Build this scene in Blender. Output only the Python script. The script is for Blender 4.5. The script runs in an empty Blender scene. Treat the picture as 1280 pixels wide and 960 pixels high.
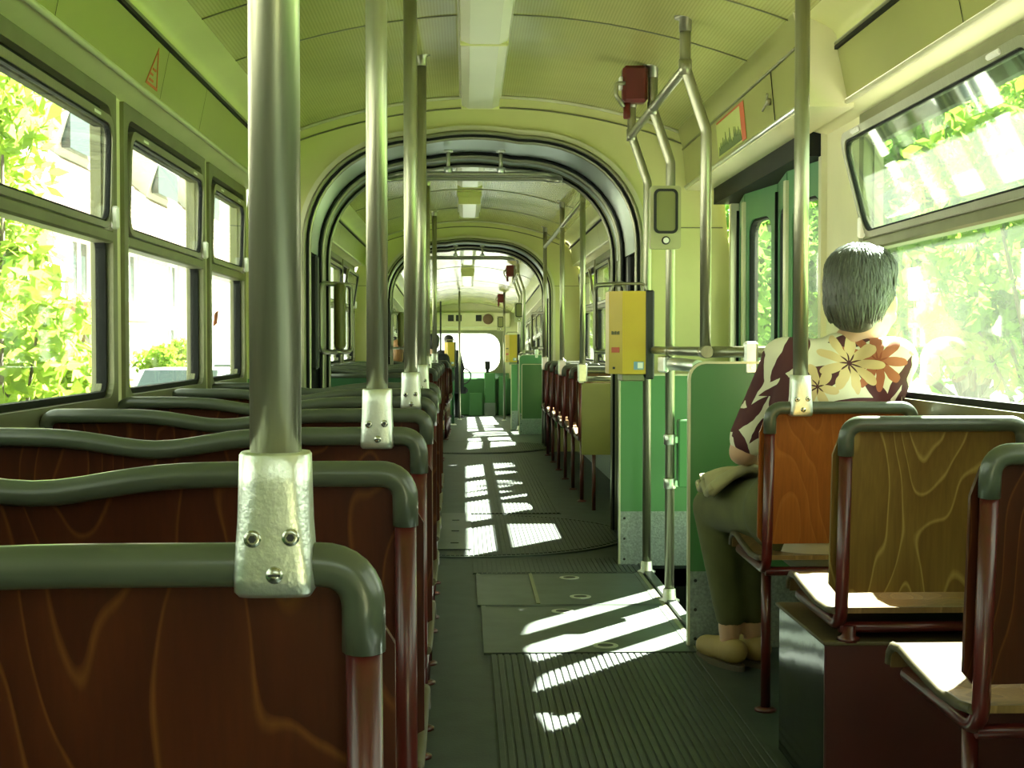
import bpy, bmesh, math, random
import numpy as np
from mathutils import Vector, Matrix, Euler
random.seed(7); rng = np.random.default_rng(7)
PI = math.pi; R = math.radians
SC = bpy.context.scene; COL = SC.collection

# ------------------------------------------------------------------ camera, world, sun, exposure
F = 1760.0                                   # focal length in pixels of the 1280 x 960 frame
EYE = Vector((0, 0, 1.0))
CROT = Euler((R(90) - math.atan(50 / F), 0, -math.atan(58 / F)))
cam = bpy.data.objects.new('camera', bpy.data.cameras.new('camera'))
cam.data.sensor_width = 36.0; cam.data.lens = 36.0 * F / 1280
cam.data.clip_start = 0.05; cam.data.clip_end = 500
cam.location = EYE; cam.rotation_euler = CROT
COL.objects.link(cam); SC.camera = cam

world = bpy.data.worlds.new('world'); SC.world = world; world.use_nodes = True
bg = world.node_tree.nodes['Background']
bg.inputs[0].default_value = (0.90, 1.0, 0.80, 1); bg.inputs[1].default_value = 0.9

sun = bpy.data.objects.new('sun', bpy.data.lights.new('sun', 'SUN'))
sun.data.energy = 28.0; sun.data.angle = R(0.6); sun.data.color = (1.0, 0.97, 0.86)
SUN_DIR = Vector((0.625 * math.cos(R(42)), 0.78 * math.cos(R(42)), math.sin(R(42)))).normalized()   # towards the sun
sun.rotation_euler = (-SUN_DIR).to_track_quat('-Z', 'Y').to_euler()
COL.objects.link(sun)

vs = SC.view_settings
vs.view_transform = 'Standard'; vs.look = 'None'; vs.gamma = 1.0; vs.use_curve_mapping = False
vs.exposure = 2.0

CM = CROT.to_matrix()
def at(px, py, y):
    d = CM @ Vector(((px - 640) / F, -(py - 480) / F, -1))
    return EYE + d * (y / d.y)

# ------------------------------------------------------------------ materials
MATS = {}
def mat(name, col, rough=0.5, metal=0.0, var=0.0, vscale=6.0, bump=0.0, bscale=80.0, spec=0.5, col2=None, coat=0.0, stretch=None):
    m = bpy.data.materials.new(name); m.use_nodes = True
    nt = m.node_tree; N = nt.nodes; L = nt.links
    b = N['Principled BSDF']
    b.inputs['Base Color'].default_value = (*col, 1); b.inputs['Roughness'].default_value = rough
    b.inputs['Metallic'].default_value = metal; b.inputs['Specular IOR Level'].default_value = spec
    if coat: b.inputs['Coat Weight'].default_value = coat; b.inputs['Coat Roughness'].default_value = 0.15
    if var or bump:
        tc = N.new('ShaderNodeTexCoord'); src = tc.outputs['Object']
        if stretch:
            mp = N.new('ShaderNodeMapping'); mp.inputs['Scale'].default_value = stretch
            L.new(src, mp.inputs['Vector']); src = mp.outputs[0]
    if var:
        n = N.new('ShaderNodeTexNoise'); n.inputs['Scale'].default_value = vscale; n.inputs['Detail'].default_value = 4
        L.new(src, n.inputs['Vector'])
        r = N.new('ShaderNodeValToRGB')
        c2 = col2 if col2 else tuple(max(0, c * (1 - var)) for c in col)
        r.color_ramp.elements[0].position = 0.35; r.color_ramp.elements[1].position = 0.68
        r.color_ramp.elements[0].color = (*c2, 1); r.color_ramp.elements[1].color = (*col, 1)
        L.new(n.outputs['Fac'], r.inputs[0]); L.new(r.outputs[0], b.inputs['Base Color'])
    if bump:
        n2 = N.new('ShaderNodeTexNoise'); n2.inputs['Scale'].default_value = bscale; n2.inputs['Detail'].default_value = 3
        L.new(src, n2.inputs['Vector'])
        bp = N.new('ShaderNodeBump'); bp.inputs['Strength'].default_value = bump; bp.inputs['Distance'].default_value = 0.004
        L.new(n2.outputs['Fac'], bp.inputs['Height']); L.new(bp.outputs[0], b.inputs['Normal'])
    MATS[name] = m
    return m

M = MATS
mat('cream', (0.64, 0.65, 0.27), 0.42, var=0.10, vscale=3)
mat('cream_pale', (0.72, 0.70, 0.42), 0.45, var=0.08, vscale=4)
mat('panel_olive', (0.33, 0.345, 0.105), 0.30, var=0.08, vscale=2)
mat('green', (0.085, 0.245, 0.085), 0.34, var=0.12, vscale=3)
mat('green_dark', (0.035, 0.13, 0.055), 0.38, var=0.15)
mat('green_door', (0.09, 0.24, 0.10), 0.40, var=0.12)
mat('olive_board', (0.24, 0.24, 0.06), 0.36, var=0.15, vscale=4)
mat('kick', (0.34, 0.40, 0.36), 0.5, metal=0.3, var=0.35, vscale=120, bump=0.4, bscale=150)
mat('steel', (0.37, 0.37, 0.26), 0.34, metal=0.8, var=0.10, vscale=30, stretch=(6, 6, .4))
mat('frame_alu', (0.23, 0.235, 0.13), 0.40, metal=0.5, var=0.15, vscale=8)
mat('alu', (0.78, 0.80, 0.72), 0.34, metal=0.9, var=0.10, vscale=60, bump=0.12, bscale=220)
mat('alu_cream', (0.66, 0.66, 0.44), 0.35, metal=0.25, var=0.1)
mat('screw', (0.50, 0.50, 0.44), 0.25, metal=1.0)
mat('screw_dark', (0.02, 0.02, 0.018), 0.5)
mat('grip', (0.072, 0.083, 0.056), 0.30, var=0.12, vscale=14, coat=0.25)
mat('red_frame', (0.085, 0.009, 0.007), 0.30, var=0.25, vscale=20, coat=0.15)
mat('red_box', (0.06, 0.007, 0.006), 0.35, var=0.25, vscale=6)
mat('brake_red', (0.12, 0.010, 0.007), 0.4, var=0.2)
mat('black', (0.012, 0.014, 0.012), 0.45)
mat('rubber', (0.006, 0.008, 0.006), 0.6, var=0.3, vscale=20, spec=0.2)
mat('black_gloss', (0.014, 0.017, 0.014), 0.12, var=0.3, vscale=5, bump=0.25, bscale=9)
mat('floor', (0.046, 0.064, 0.056), 0.50, var=0.35, vscale=9, bump=0.15, bscale=120)
mat('rib', (0.050, 0.066, 0.056), 0.50, var=0.25, vscale=14)
mat('plate', (0.068, 0.088, 0.072), 0.40, var=0.35, vscale=8, bump=0.12, bscale=160)
mat('bellows', (0.62, 0.70, 0.64), 0.28, metal=0.5, var=0.12, vscale=3)
mat('yellow', (0.60, 0.43, 0.035), 0.40, var=0.10)
mat('display_body', (0.42, 0.42, 0.22), 0.45)
mat('display_face', (0.20, 0.21, 0.07), 0.35)
mat('white', (0.85, 0.85, 0.78), 0.4)
mat('sticker_red', (0.55, 0.10, 0.03), 0.5)
mat('sticker_blue', (0.20, 0.36, 0.50), 0.5)
mat('ink', (0.03, 0.06, 0.02), 0.6)
mat('poster', (0.50, 0.56, 0.16), 0.45)
mat('poster_tree', (0.10, 0.16, 0.03), 0.5)
mat('diffuser', (0.66, 0.66, 0.44), 0.22, var=0.05, vscale=3)
mat('skin', (0.62, 0.36, 0.22), 0.5, var=0.08)
mat('hair_grey', (0.10, 0.11, 0.088), 0.42, var=0.5, vscale=45, stretch=(4, 4, .5))
mat('hair_blond', (0.34, 0.16, 0.05), 0.5, var=0.4, vscale=40, stretch=(4, 4, .5))
mat('hair_black', (0.01, 0.01, 0.008), 0.5)
mat('trousers', (0.115, 0.115, 0.035), 0.8, var=0.25, vscale=12)
mat('cloth_beige', (0.42, 0.38, 0.20), 0.85, var=0.2, vscale=16)
mat('cloth_dark', (0.016, 0.019, 0.022), 0.8)
mat('shoe', (0.38, 0.26, 0.09), 0.6, var=0.2)
mat('sole', (0.10, 0.08, 0.05), 0.7)
mat('house_wall', (0.62, 0.61, 0.57), 0.8, var=0.06, vscale=2)
mat('roof_tile', (0.30, 0.23, 0.17), 0.8, var=0.2, vscale=5)
mat('wood_brown', (0.22, 0.12, 0.06), 0.7, var=0.3)
mat('car_paint', (0.72, 0.74, 0.76), 0.25, coat=0.5)
mat('car_glass', (0.03, 0.05, 0.05), 0.08)
mat('asphalt', (0.20, 0.20, 0.19), 0.85, var=0.25, vscale=1.5)
mat('grass', (0.14, 0.26, 0.04), 0.9, var=0.35, vscale=3)
mat('pavement', (0.36, 0.35, 0.32), 0.85, var=0.15, vscale=2)
mat('bark', (0.10, 0.075, 0.045), 0.85, var=0.4, vscale=9, bump=0.5, bscale=30)
mat('curtain', (0.55, 0.52, 0.45), 0.8)
mat('tram_skin', (0.55, 0.55, 0.40), 0.4)

def glass_mat(name, tint, haze, refl):
    m = bpy.data.materials.new(name); m.use_nodes = True
    nt = m.node_tree; N = nt.nodes; L = nt.links
    N.remove(N['Principled BSDF'])
    out = N['Material Output']
    t = N.new('ShaderNodeBsdfTransparent'); t.inputs[0].default_value = (*tint, 1)
    g = N.new('ShaderNodeBsdfGlossy'); g.inputs['Roughness'].default_value = 0.02
    h = N.new('ShaderNodeBsdfTranslucent'); h.inputs[0].default_value = (0.9, 0.95, 0.85, 1)
    fr = N.new('ShaderNodeLayerWeight'); fr.inputs[0].default_value = 0.5
    pw = N.new('ShaderNodeMath'); pw.operation = 'POWER'; pw.inputs[1].default_value = 5.0
    L.new(fr.outputs['Facing'], pw.inputs[0])
    mu = N.new('ShaderNodeMath'); mu.operation = 'MULTIPLY_ADD'; mu.inputs[1].default_value = 0.90 * refl; mu.inputs[2].default_value = 0.04 * refl
    L.new(pw.outputs[0], mu.inputs[0])
    tc = N.new('ShaderNodeTexCoord')
    no = N.new('ShaderNodeTexNoise'); no.inputs['Scale'].default_value = 2.5; no.inputs['Detail'].default_value = 5
    L.new(tc.outputs['Object'], no.inputs['Vector'])
    mh = N.new('ShaderNodeMath'); mh.operation = 'MULTIPLY'; mh.inputs[1].default_value = haze * 2
    L.new(no.outputs['Fac'], mh.inputs[0])
    m1 = N.new('ShaderNodeMixShader'); m2 = N.new('ShaderNodeMixShader')
    L.new(mh.outputs[0], m1.inputs[0]); L.new(t.outputs[0], m1.inputs[1]); L.new(h.outputs[0], m1.inputs[2])
    L.new(mu.outputs[0], m2.inputs[0]); L.new(m1.outputs[0], m2.inputs[1]); L.new(g.outputs[0], m2.inputs[2])
    L.new(m2.outputs[0], out.inputs['Surface'])
    MATS[name] = m
glass_mat('glass', (0.95, 0.98, 0.95), 0.006, 0.8)
glass_mat('glass_dusty', (0.88, 0.96, 0.91), 0.022, 1.3)

def wood_mat(name, base, line, dark, contrast=1.0):
    m = bpy.data.materials.new(name); m.use_nodes = True
    nt = m.node_tree; N = nt.nodes; L = nt.links; b = N['Principled BSDF']
    tc = N.new('ShaderNodeTexCoord'); oi = N.new('ShaderNodeObjectInfo')
    ad = N.new('ShaderNodeVectorMath'); ad.operation = 'ADD'
    cb = N.new('ShaderNodeCombineXYZ'); mr = N.new('ShaderNodeMath'); mr.operation = 'MULTIPLY'; mr.inputs[1].default_value = 9.0
    L.new(oi.outputs['Random'], mr.inputs[0]); L.new(mr.outputs[0], cb.inputs[0]); L.new(mr.outputs[0], cb.inputs[1])
    L.new(tc.outputs['Object'], ad.inputs[0]); L.new(cb.outputs[0], ad.inputs[1])
    mp = N.new('ShaderNodeMapping'); mp.inputs['Scale'].default_value = (5.0, 5.0, 1.5)
    L.new(ad.outputs[0], mp.inputs['Vector'])
    n = N.new('ShaderNodeTexNoise'); n.inputs['Scale'].default_value = 1.0; n.inputs['Detail'].default_value = 2.0; n.inputs['Roughness'].default_value = 0.35
    L.new(mp.outputs[0], n.inputs['Vector'])
    mu = N.new('ShaderNodeMath'); mu.operation = 'MULTIPLY'; mu.inputs[1].default_value = 15.0
    fc = N.new('ShaderNodeMath'); fc.operation = 'FRACT'
    L.new(n.outputs['Fac'], mu.inputs[0]); L.new(mu.outputs[0], fc.inputs[0])
    rp = N.new('ShaderNodeValToRGB'); cr = rp.color_ramp
    cr.elements[0].position = 0.0; cr.elements[0].color = (*base, 1)
    cr.elements[1].position = 1.0; cr.elements[1].color = (*dark, 1)
    e = cr.elements.new(0.07); e.color = (*line, 1)
    e = cr.elements.new(0.15); e.color = (*base, 1)
    L.new(fc.outputs[0], rp.inputs[0])
    mp2 = N.new('ShaderNodeMapping'); mp2.inputs['Scale'].default_value = (160, 160, 6)
    L.new(ad.outputs[0], mp2.inputs['Vector'])
    n2 = N.new('ShaderNodeTexNoise'); n2.inputs['Scale'].default_value = 1; n2.inputs['Detail'].default_value = 3
    L.new(mp2.outputs[0], n2.inputs['Vector'])
    mx = N.new('ShaderNodeMix'); mx.data_type = 'RGBA'; mx.blend_type = 'MULTIPLY'; mx.inputs[0].default_value = 0.55
    r2 = N.new('ShaderNodeValToRGB'); r2.color_ramp.elements[0].position = .3; r2.color_ramp.elements[0].color = (.45, .45, .45, 1)
    L.new(n2.outputs['Fac'], r2.inputs[0]); L.new(rp.outputs[0], mx.inputs[6]); L.new(r2.outputs[0], mx.inputs[7])
    L.new(mx.outputs[2], b.inputs['Base Color'])
    b.inputs['Roughness'].default_value = 0.42; b.inputs['Specular IOR Level'].default_value = 0.28; b.inputs['Coat Weight'].default_value = 0.08; b.inputs['Coat Roughness'].default_value = 0.25
    MATS[name] = m
wood_mat('wood_red_shaded', (0.078, 0.0150, 0.0032), (0.150, 0.048, 0.009), (0.054, 0.0095, 0.002))  # darker copy: shade on the backlit seat backs put into the tone
wood_mat('wood_olive', (0.25, 0.150, 0.034), (0.46, 0.32, 0.09), (0.20, 0.110, 0.023))
wood_mat('wood_orange', (0.36, 0.105, 0.015), (0.39, 0.125, 0.022), (0.30, 0.080, 0.011))
mat('seat_edge', (0.075, 0.055, 0.022), 0.5, var=0.2)
wood_mat('wood_seat', (0.26, 0.15, 0.055), (0.34, 0.20, 0.08), (0.20, 0.11, 0.04))

def leaf_mat(name, col, tcol):
    m = bpy.data.materials.new(name); m.use_nodes = True
    nt = m.node_tree; N = nt.nodes; L = nt.links; N.remove(N['Principled BSDF'])
    d = N.new('ShaderNodeBsdfDiffuse'); t = N.new('ShaderNodeBsdfTranslucent'); mx = N.new('ShaderNodeMixShader'); mx.inputs[0].default_value = 0.5
    g = N.new('ShaderNodeNewGeometry')
    for s, c in ((d, col), (t, tcol)):
        r = N.new('ShaderNodeValToRGB')
        r.color_ramp.elements[0].color = (c[0] * .55, c[1] * .6, c[2] * .6, 1); r.color_ramp.elements[1].color = (c[0] * 1.3, c[1] * 1.2, c[2], 1)
        L.new(g.outputs['Random Per Island'], r.inputs[0]); L.new(r.outputs[0], s.inputs[0])
    L.new(d.outputs[0], mx.inputs[1]); L.new(t.outputs[0], mx.inputs[2]); L.new(mx.outputs[0], N['Material Output'].inputs['Surface'])
    MATS[name] = m
leaf_mat('leaf', (0.13, 0.24, 0.035), (0.30, 0.48, 0.06))
leaf_mat('leaf_dark', (0.055, 0.13, 0.03), (0.14, 0.32, 0.05))
leaf_mat('leaf_yellow', (0.22, 0.34, 0.07), (0.42, 0.58, 0.10))

# perforated ceiling sheet: tiny dots, as bump and tone
m = mat('ceiling_sheet', (0.44, 0.44, 0.14), 0.20)
nt = m.node_tree; N = nt.nodes; L = nt.links; b = N['Principled BSDF']
tc = N.new('ShaderNodeTexCoord'); vo = N.new('ShaderNodeTexVoronoi'); vo.inputs['Scale'].default_value = 95; vo.inputs['Randomness'].default_value = 0
vo.voronoi_dimensions = '2D'
L.new(tc.outputs['Object'], vo.inputs['Vector'])
r = N.new('ShaderNodeValToRGB'); r.color_ramp.elements[0].position = .22; r.color_ramp.elements[0].color = (.30, .30, .085, 1)
r.color_ramp.elements[1].position = .30; r.color_ramp.elements[1].color = (.44, .44, .15, 1)
L.new(vo.outputs['Distance'], r.inputs[0]); L.new(r.outputs[0], b.inputs['Base Color'])
n = N.new('ShaderNodeTexNoise'); n.inputs['Scale'].default_value = 2.2; L.new(tc.outputs['Object'], n.inputs['Vector'])
bp = N.new('ShaderNodeBump'); bp.inputs['Strength'].default_value = .35; bp.inputs['Distance'].default_value = .03
L.new(n.outputs['Fac'], bp.inputs['Height']); L.new(bp.outputs[0], b.inputs['Normal'])

# ------------------------------------------------------------------ mesh builder
def fillet(pts, r, n=6):
    pts = [Vector(p) for p in pts]; out = [pts[0]]
    for i in range(1, len(pts) - 1):
        a, p, c = pts[i - 1], pts[i], pts[i + 1]
        u = (a - p); v = (c - p); lu, lv = u.length, v.length; u.normalize(); v.normalize()
        ang = u.angle(v)
        if ang > PI - 0.02: out.append(p); continue
        rr = r[i] if isinstance(r, (list, tuple)) else r
        if rr <= 0: out.append(p); continue
        t = min(rr / math.tan(ang / 2), lu * .49, lv * .49)
        p0 = p + u * t; p2 = p + v * t
        for k in range(n + 1):
            s = k / n
            # blend of quadratic bezier, close to an arc
            w = 0.5 + 0.5 * math.sin(ang / 2)
            q = (p0 * (1 - s) ** 2 + p * (2 * s * (1 - s)) * w + p2 * s ** 2) / ((1 - s) ** 2 + 2 * s * (1 - s) * w + s ** 2)
            out.append(q)
    out.append(pts[-1])
    return out

class MB:
    def __init__(s): s.v = []; s.f = []; s.sm = []
    def add(s, vs, fs, smooth=False):
        o = len(s.v); s.v += [tuple(v) for v in vs]
        s.f += [tuple(i + o for i in f) for f in fs]; s.sm += [smooth] * len(fs)
        return s
    def box(s, x0, x1, y0, y1, z0, z1, bev=0.0):
        if bev:
            b = min(bev, abs(x1 - x0) * .45, abs(y1 - y0) * .45, abs(z1 - z0) * .45)
            vs = []; idx = {}
            for ix, x in enumerate((x0, x1)):
                for iy, y in enumerate((y0, y1)):
                    for iz, z in enumerate((z0, z1)):
                        sx = b if ix == 0 else -b; sy = b if iy == 0 else -b; sz = b if iz == 0 else -b
                        for k, p in enumerate(((x, y + sy, z + sz), (x + sx, y, z + sz), (x + sx, y + sy, z))):
                            idx[(ix, iy, iz, k)] = len(vs); vs.append(p)
            g = lambda a, b_, c, k: idx[(a, b_, c, k)]
            fs = []
            for a in (0, 1):
                q = [g(a, 0, 0, 0), g(a, 1, 0, 0), g(a, 1, 1, 0), g(a, 0, 1, 0)]; fs.append(q if a else q[::-1])
                q = [g(0, a, 0, 1), g(1, a, 0, 1), g(1, a, 1, 1), g(0, a, 1, 1)]; fs.append(q[::-1] if a else q)
                q = [g(0, 0, a, 2), g(1, 0, a, 2), g(1, 1, a, 2), g(0, 1, a, 2)]; fs.append(q if a else q[::-1])
            for a in (0, 1):
                for c in (0, 1):
                    fs.append([g(a, c, 0, 0), g(a, c, 0, 1), g(a, c, 1, 1), g(a, c, 1, 0)])
                    fs.append([g(a, 0, c, 0), g(a, 0, c, 2), g(a, 1, c, 2), g(a, 1, c, 0)])
                    fs.append([g(0, a, c, 1), g(0, a, c, 2), g(1, a, c, 2), g(1, a, c, 1)])
                    for d in (0, 1): fs.append([g(a, c, d, 0), g(a, c, d, 1), g(a, c, d, 2)])
            return s.add(vs, fs)
        v = [(x, y, z) for x in (x0, x1) for y in (y0, y1) for z in (z0, z1)]
        return s.add(v, [(0, 1, 3, 2), (4, 6, 7, 5), (0, 4, 5, 1), (2, 3, 7, 6), (0, 2, 6, 4), (1, 5, 7, 3)])
    def tube(s, pts, r, n=12, closed=False, cap=True):
        pts = [Vector(p) for p in pts]; m = len(pts)
        rs = r if isinstance(r, (list, tuple)) else [r] * m
        T = []
        for i in range(m):
            a = pts[i - 1] if (i or closed) else pts[i]; b = pts[(i + 1) % m] if (i < m - 1 or closed) else pts[i]
            T.append((b - a).normalized())
        ref = Vector((0, 0, 1)) if abs(T[0].z) < .9 else Vector((0, 1, 0))
        nrm = (ref - T[0] * ref.dot(T[0])).normalized(); vs = []
        for i in range(m):
            if i:
                nrm = (nrm - T[i] * nrm.dot(T[i]))
                nrm = nrm.normalized() if nrm.length > 1e-6 else T[i].orthogonal().normalized()
            bn = T[i].cross(nrm)
            for k in range(n):
                a = 2 * PI * k / n; vs.append(pts[i] + (nrm * math.cos(a) + bn * math.sin(a)) * rs[i])
        fs = []
        for i in range(m if closed else m - 1):
            j = (i + 1) % m
            for k in range(n): fs.append((i * n + k, i * n + (k + 1) % n, j * n + (k + 1) % n, j * n + k))
        s.add(vs, fs, True)
        if cap and not closed:
            o = len(s.v) - len(vs)
            s.f += [tuple(o + k for k in range(n))[::-1], tuple(o + (m - 1) * n + k for k in range(n))]; s.sm += [False, False]
        return s
    def lathe(s, prof, c=(0, 0, 0), axis='z', n=20, smooth=True):
        vs = []; fs = []; m = len(prof)
        for (r, h) in prof:
            for k in range(n):
                a = 2 * PI * k / n; x, y = r * math.cos(a), r * math.sin(a)
                p = {'z': (x, y, h), 'y': (x, h, -y), 'x': (h, x, y)}[axis]
                vs.append((p[0] + c[0], p[1] + c[1], p[2] + c[2]))
        for i in range(m - 1):
            for k in range(n): fs.append((i * n + k, i * n + (k + 1) % n, (i + 1) * n + (k + 1) % n, (i + 1) * n + k))
        s.add(vs, fs, smooth); o = len(s.v) - len(vs)
        s.f += [tuple(o + k for k in range(n))[::-1], tuple(o + (m - 1) * n + k for k in range(n))]; s.sm += [False, False]
        return s
    def prism(s, poly, mp, d0, d1, smooth_side=False):
        n = len(poly); vs = [mp(u, v, d0) for u, v in poly] + [mp(u, v, d1) for u, v in poly]
        s.add(vs, [tuple(range(n))[::-1], tuple(range(n, 2 * n))])
        o = len(s.v) - 2 * n
        for k in range(n): s.f.append((o + k, o + (k + 1) % n, o + n + (k + 1) % n, o + n + k)); s.sm.append(smooth_side)
        return s
    def ring(s, inner, outer, mp, d0, d1, closed=True):
        n = len(inner)
        vs = [mp(u, v, d0) for u, v in inner] + [mp(u, v, d0) for u, v in outer] + [mp(u, v, d1) for u, v in inner] + [mp(u, v, d1) for u, v in outer]
        fs = []
        for k in range(n if closed else n - 1):
            j = (k + 1) % n
            fs += [(k, j, n + j, n + k), (2 * n + k, 3 * n + k, 3 * n + j, 2 * n + j), (k, 2 * n + k, 2 * n + j, j), (n + k, n + j, 3 * n + j, 3 * n + k)]
        if not closed: fs += [(0, n, 3 * n, 2 * n), (n - 1, 3 * n - 1, 4 * n - 1, 2 * n - 1)]
        return s.add(vs, fs)
    def sheet(s, fn, nu, nv, smooth=True):
        vs = [fn(i / nu, j / nv) for i in range(nu + 1) for j in range(nv + 1)]
        fs = [(i * (nv + 1) + j, (i + 1) * (nv + 1) + j, (i + 1) * (nv + 1) + j + 1, i * (nv + 1) + j + 1) for i in range(nu) for j in range(nv)]
        return s.add(vs, fs, smooth)
    def ell(s, c, r, nu=16, nv=10, rot=None):
        vs = []; fs = []
        for j in range(nv + 1):
            ph = PI * j / nv
            for i in range(nu):
                th = 2 * PI * i / nu
                p = Vector((r[0] * math.sin(ph) * math.cos(th), r[1] * math.sin(ph) * math.sin(th), r[2] * math.cos(ph)))
                if rot: p = rot @ p
                vs.append(p + Vector(c))
        for j in range(nv):
            for i in range(nu): fs.append((j * nu + i, (j + 1) * nu + i, (j + 1) * nu + (i + 1) % nu, j * nu + (i + 1) % nu))
        return s.add(vs, fs, True)
    def capsule(s, p0, r0, p1, r1, n=14):
        p0, p1 = Vector(p0), Vector(p1); d = (p1 - p0).normalized()
        pts = []; rs = []
        for k in range(5):
            a = PI / 2 * (1 - k / 4); pts.append(p0 - d * r0 * math.sin(a)); rs.append(max(r0 * math.cos(a), .001))
        for k in range(5):
            a = PI / 2 * k / 4; pts.append(p1 + d * r1 * math.sin(a)); rs.append(max(r1 * math.cos(a), .001))
        return s.tube(pts, rs, n)
    def mesh(s, name, m):
        me = bpy.data.meshes.new(name); me.from_pydata(s.v, [], s.f); me.validate()
        if len(me.polygons) == len(s.sm): me.polygons.foreach_set('use_smooth', s.sm)
        bm = bmesh.new(); bm.from_mesh(me); bmesh.ops.recalc_face_normals(bm, faces=bm.faces); bm.to_mesh(me); bm.free()
        if m: me.materials.append(MATS[m])
        me.update()
        return me
    def build(s, name, m, parent=None):
        o = bpy.data.objects.new(name, s.mesh(name, m)); COL.objects.link(o)
        if parent: o.parent = parent
        return o

XF = [Matrix.Identity(4)]           # placement of the carriage section being built
def thing(name, label, cat, loc=(0, 0, 0), rotz=0, group=None):
    o = bpy.data.objects.new(name, None); COL.objects.link(o); o.empty_display_size = .1
    o.matrix_world = XF[-1] @ Matrix.Translation(Vector(loc)) @ Matrix.Rotation(rotz, 4, 'Z')
    o['label'] = label; o['category'] = cat
    if group: o['group'] = group
    return o
def single(name, mb, m, label, cat, group=None):
    o = mb.build(name, m); o.matrix_world = XF[-1].copy(); o['label'] = label; o['category'] = cat
    if group: o['group'] = group
    return o
def struct(name, mb, m, label=None):
    o = mb.build(name, m); o.matrix_world = XF[-1].copy(); o['kind'] = 'structure'
    if label: o['label'] = label
    return o
def share(src, name, parent, loc=(0, 0, 0)):
    o = bpy.data.objects.new(name, src.data); COL.objects.link(o); o.parent = parent; o.location = loc
    return o
def dup(root, label, group=None, matrix=None):
    def cp(o, par):
        c = o.copy(); COL.objects.link(c); c.parent = par
        for ch in kids.get(o, []): cp(ch, c)
        return c
    kids = {}
    for o in list(root.children): kids.setdefault(root, []).append(o); kids[o] = list(o.children)
    c = cp(root, None); c['label'] = label
    if group: c['group'] = group
    if matrix is not None: c.matrix_world = matrix
    return c

MXZ = lambda u, v, d: (u, d, v)      # plane facing along y
MYZ = lambda u, v, d: (d, u, v)      # plane facing along x
MXY = lambda u, v, d: (u, v, d)
def rrect(u0, u1, v0, v1, r, n=5):
    out = []
    rr = r if isinstance(r, (list, tuple)) else [r] * 4
    for (cu, cv, a0, q) in ((u1 - rr[0], v1 - rr[0], 0, rr[0]), (u0 + rr[1], v1 - rr[1], 90, rr[1]), (u0 + rr[2], v0 + rr[2], 180, rr[2]), (u1 - rr[3], v0 + rr[3], 270, rr[3])):
        for k in range(n + 1):
            a = R(a0 + 90 * k / n); out.append((cu + q * math.cos(a), cv + q * math.sin(a)))
    return out
def wall_holes(mb, u0, u1, v0, v1, holes, mp, d0, d1):
    us = sorted({u0, u1, *[h[0] for h in holes], *[h[1] for h in holes]}); vs_ = sorted({v0, v1, *[h[2] for h in holes], *[h[3] for h in holes]})
    us = [u for u in us if u0 <= u <= u1]; vs_ = [v for v in vs_ if v0 <= v <= v1]
    for a, b_ in zip(us, us[1:]):
        run = None
        for c, d in zip(vs_, vs_[1:]):
            mu, mv = (a + b_) / 2, (c + d) / 2
            if any(h[0] < mu < h[1] and h[2] < mv < h[3] for h in holes): continue
            mb.prism([(a, c), (b_, c), (b_, d), (a, d)], mp, d0, d1)
# ================================================================== the carriage shell
def make_profile(xl, xr):
    h = (xr - xl) / 2; xc = (xr + xl) / 2
    return h, xc
def ceil_z(x, h, xc): return 2.14 - 0.165 * ((x - xc) / (h - .21)) ** 2
WIN = [0]; CEILN = [0]; TRIMN = [0]
ZS, ZT, ZM = 0.82, 1.69, 1.30        # sill, head and mid rail heights

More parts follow.
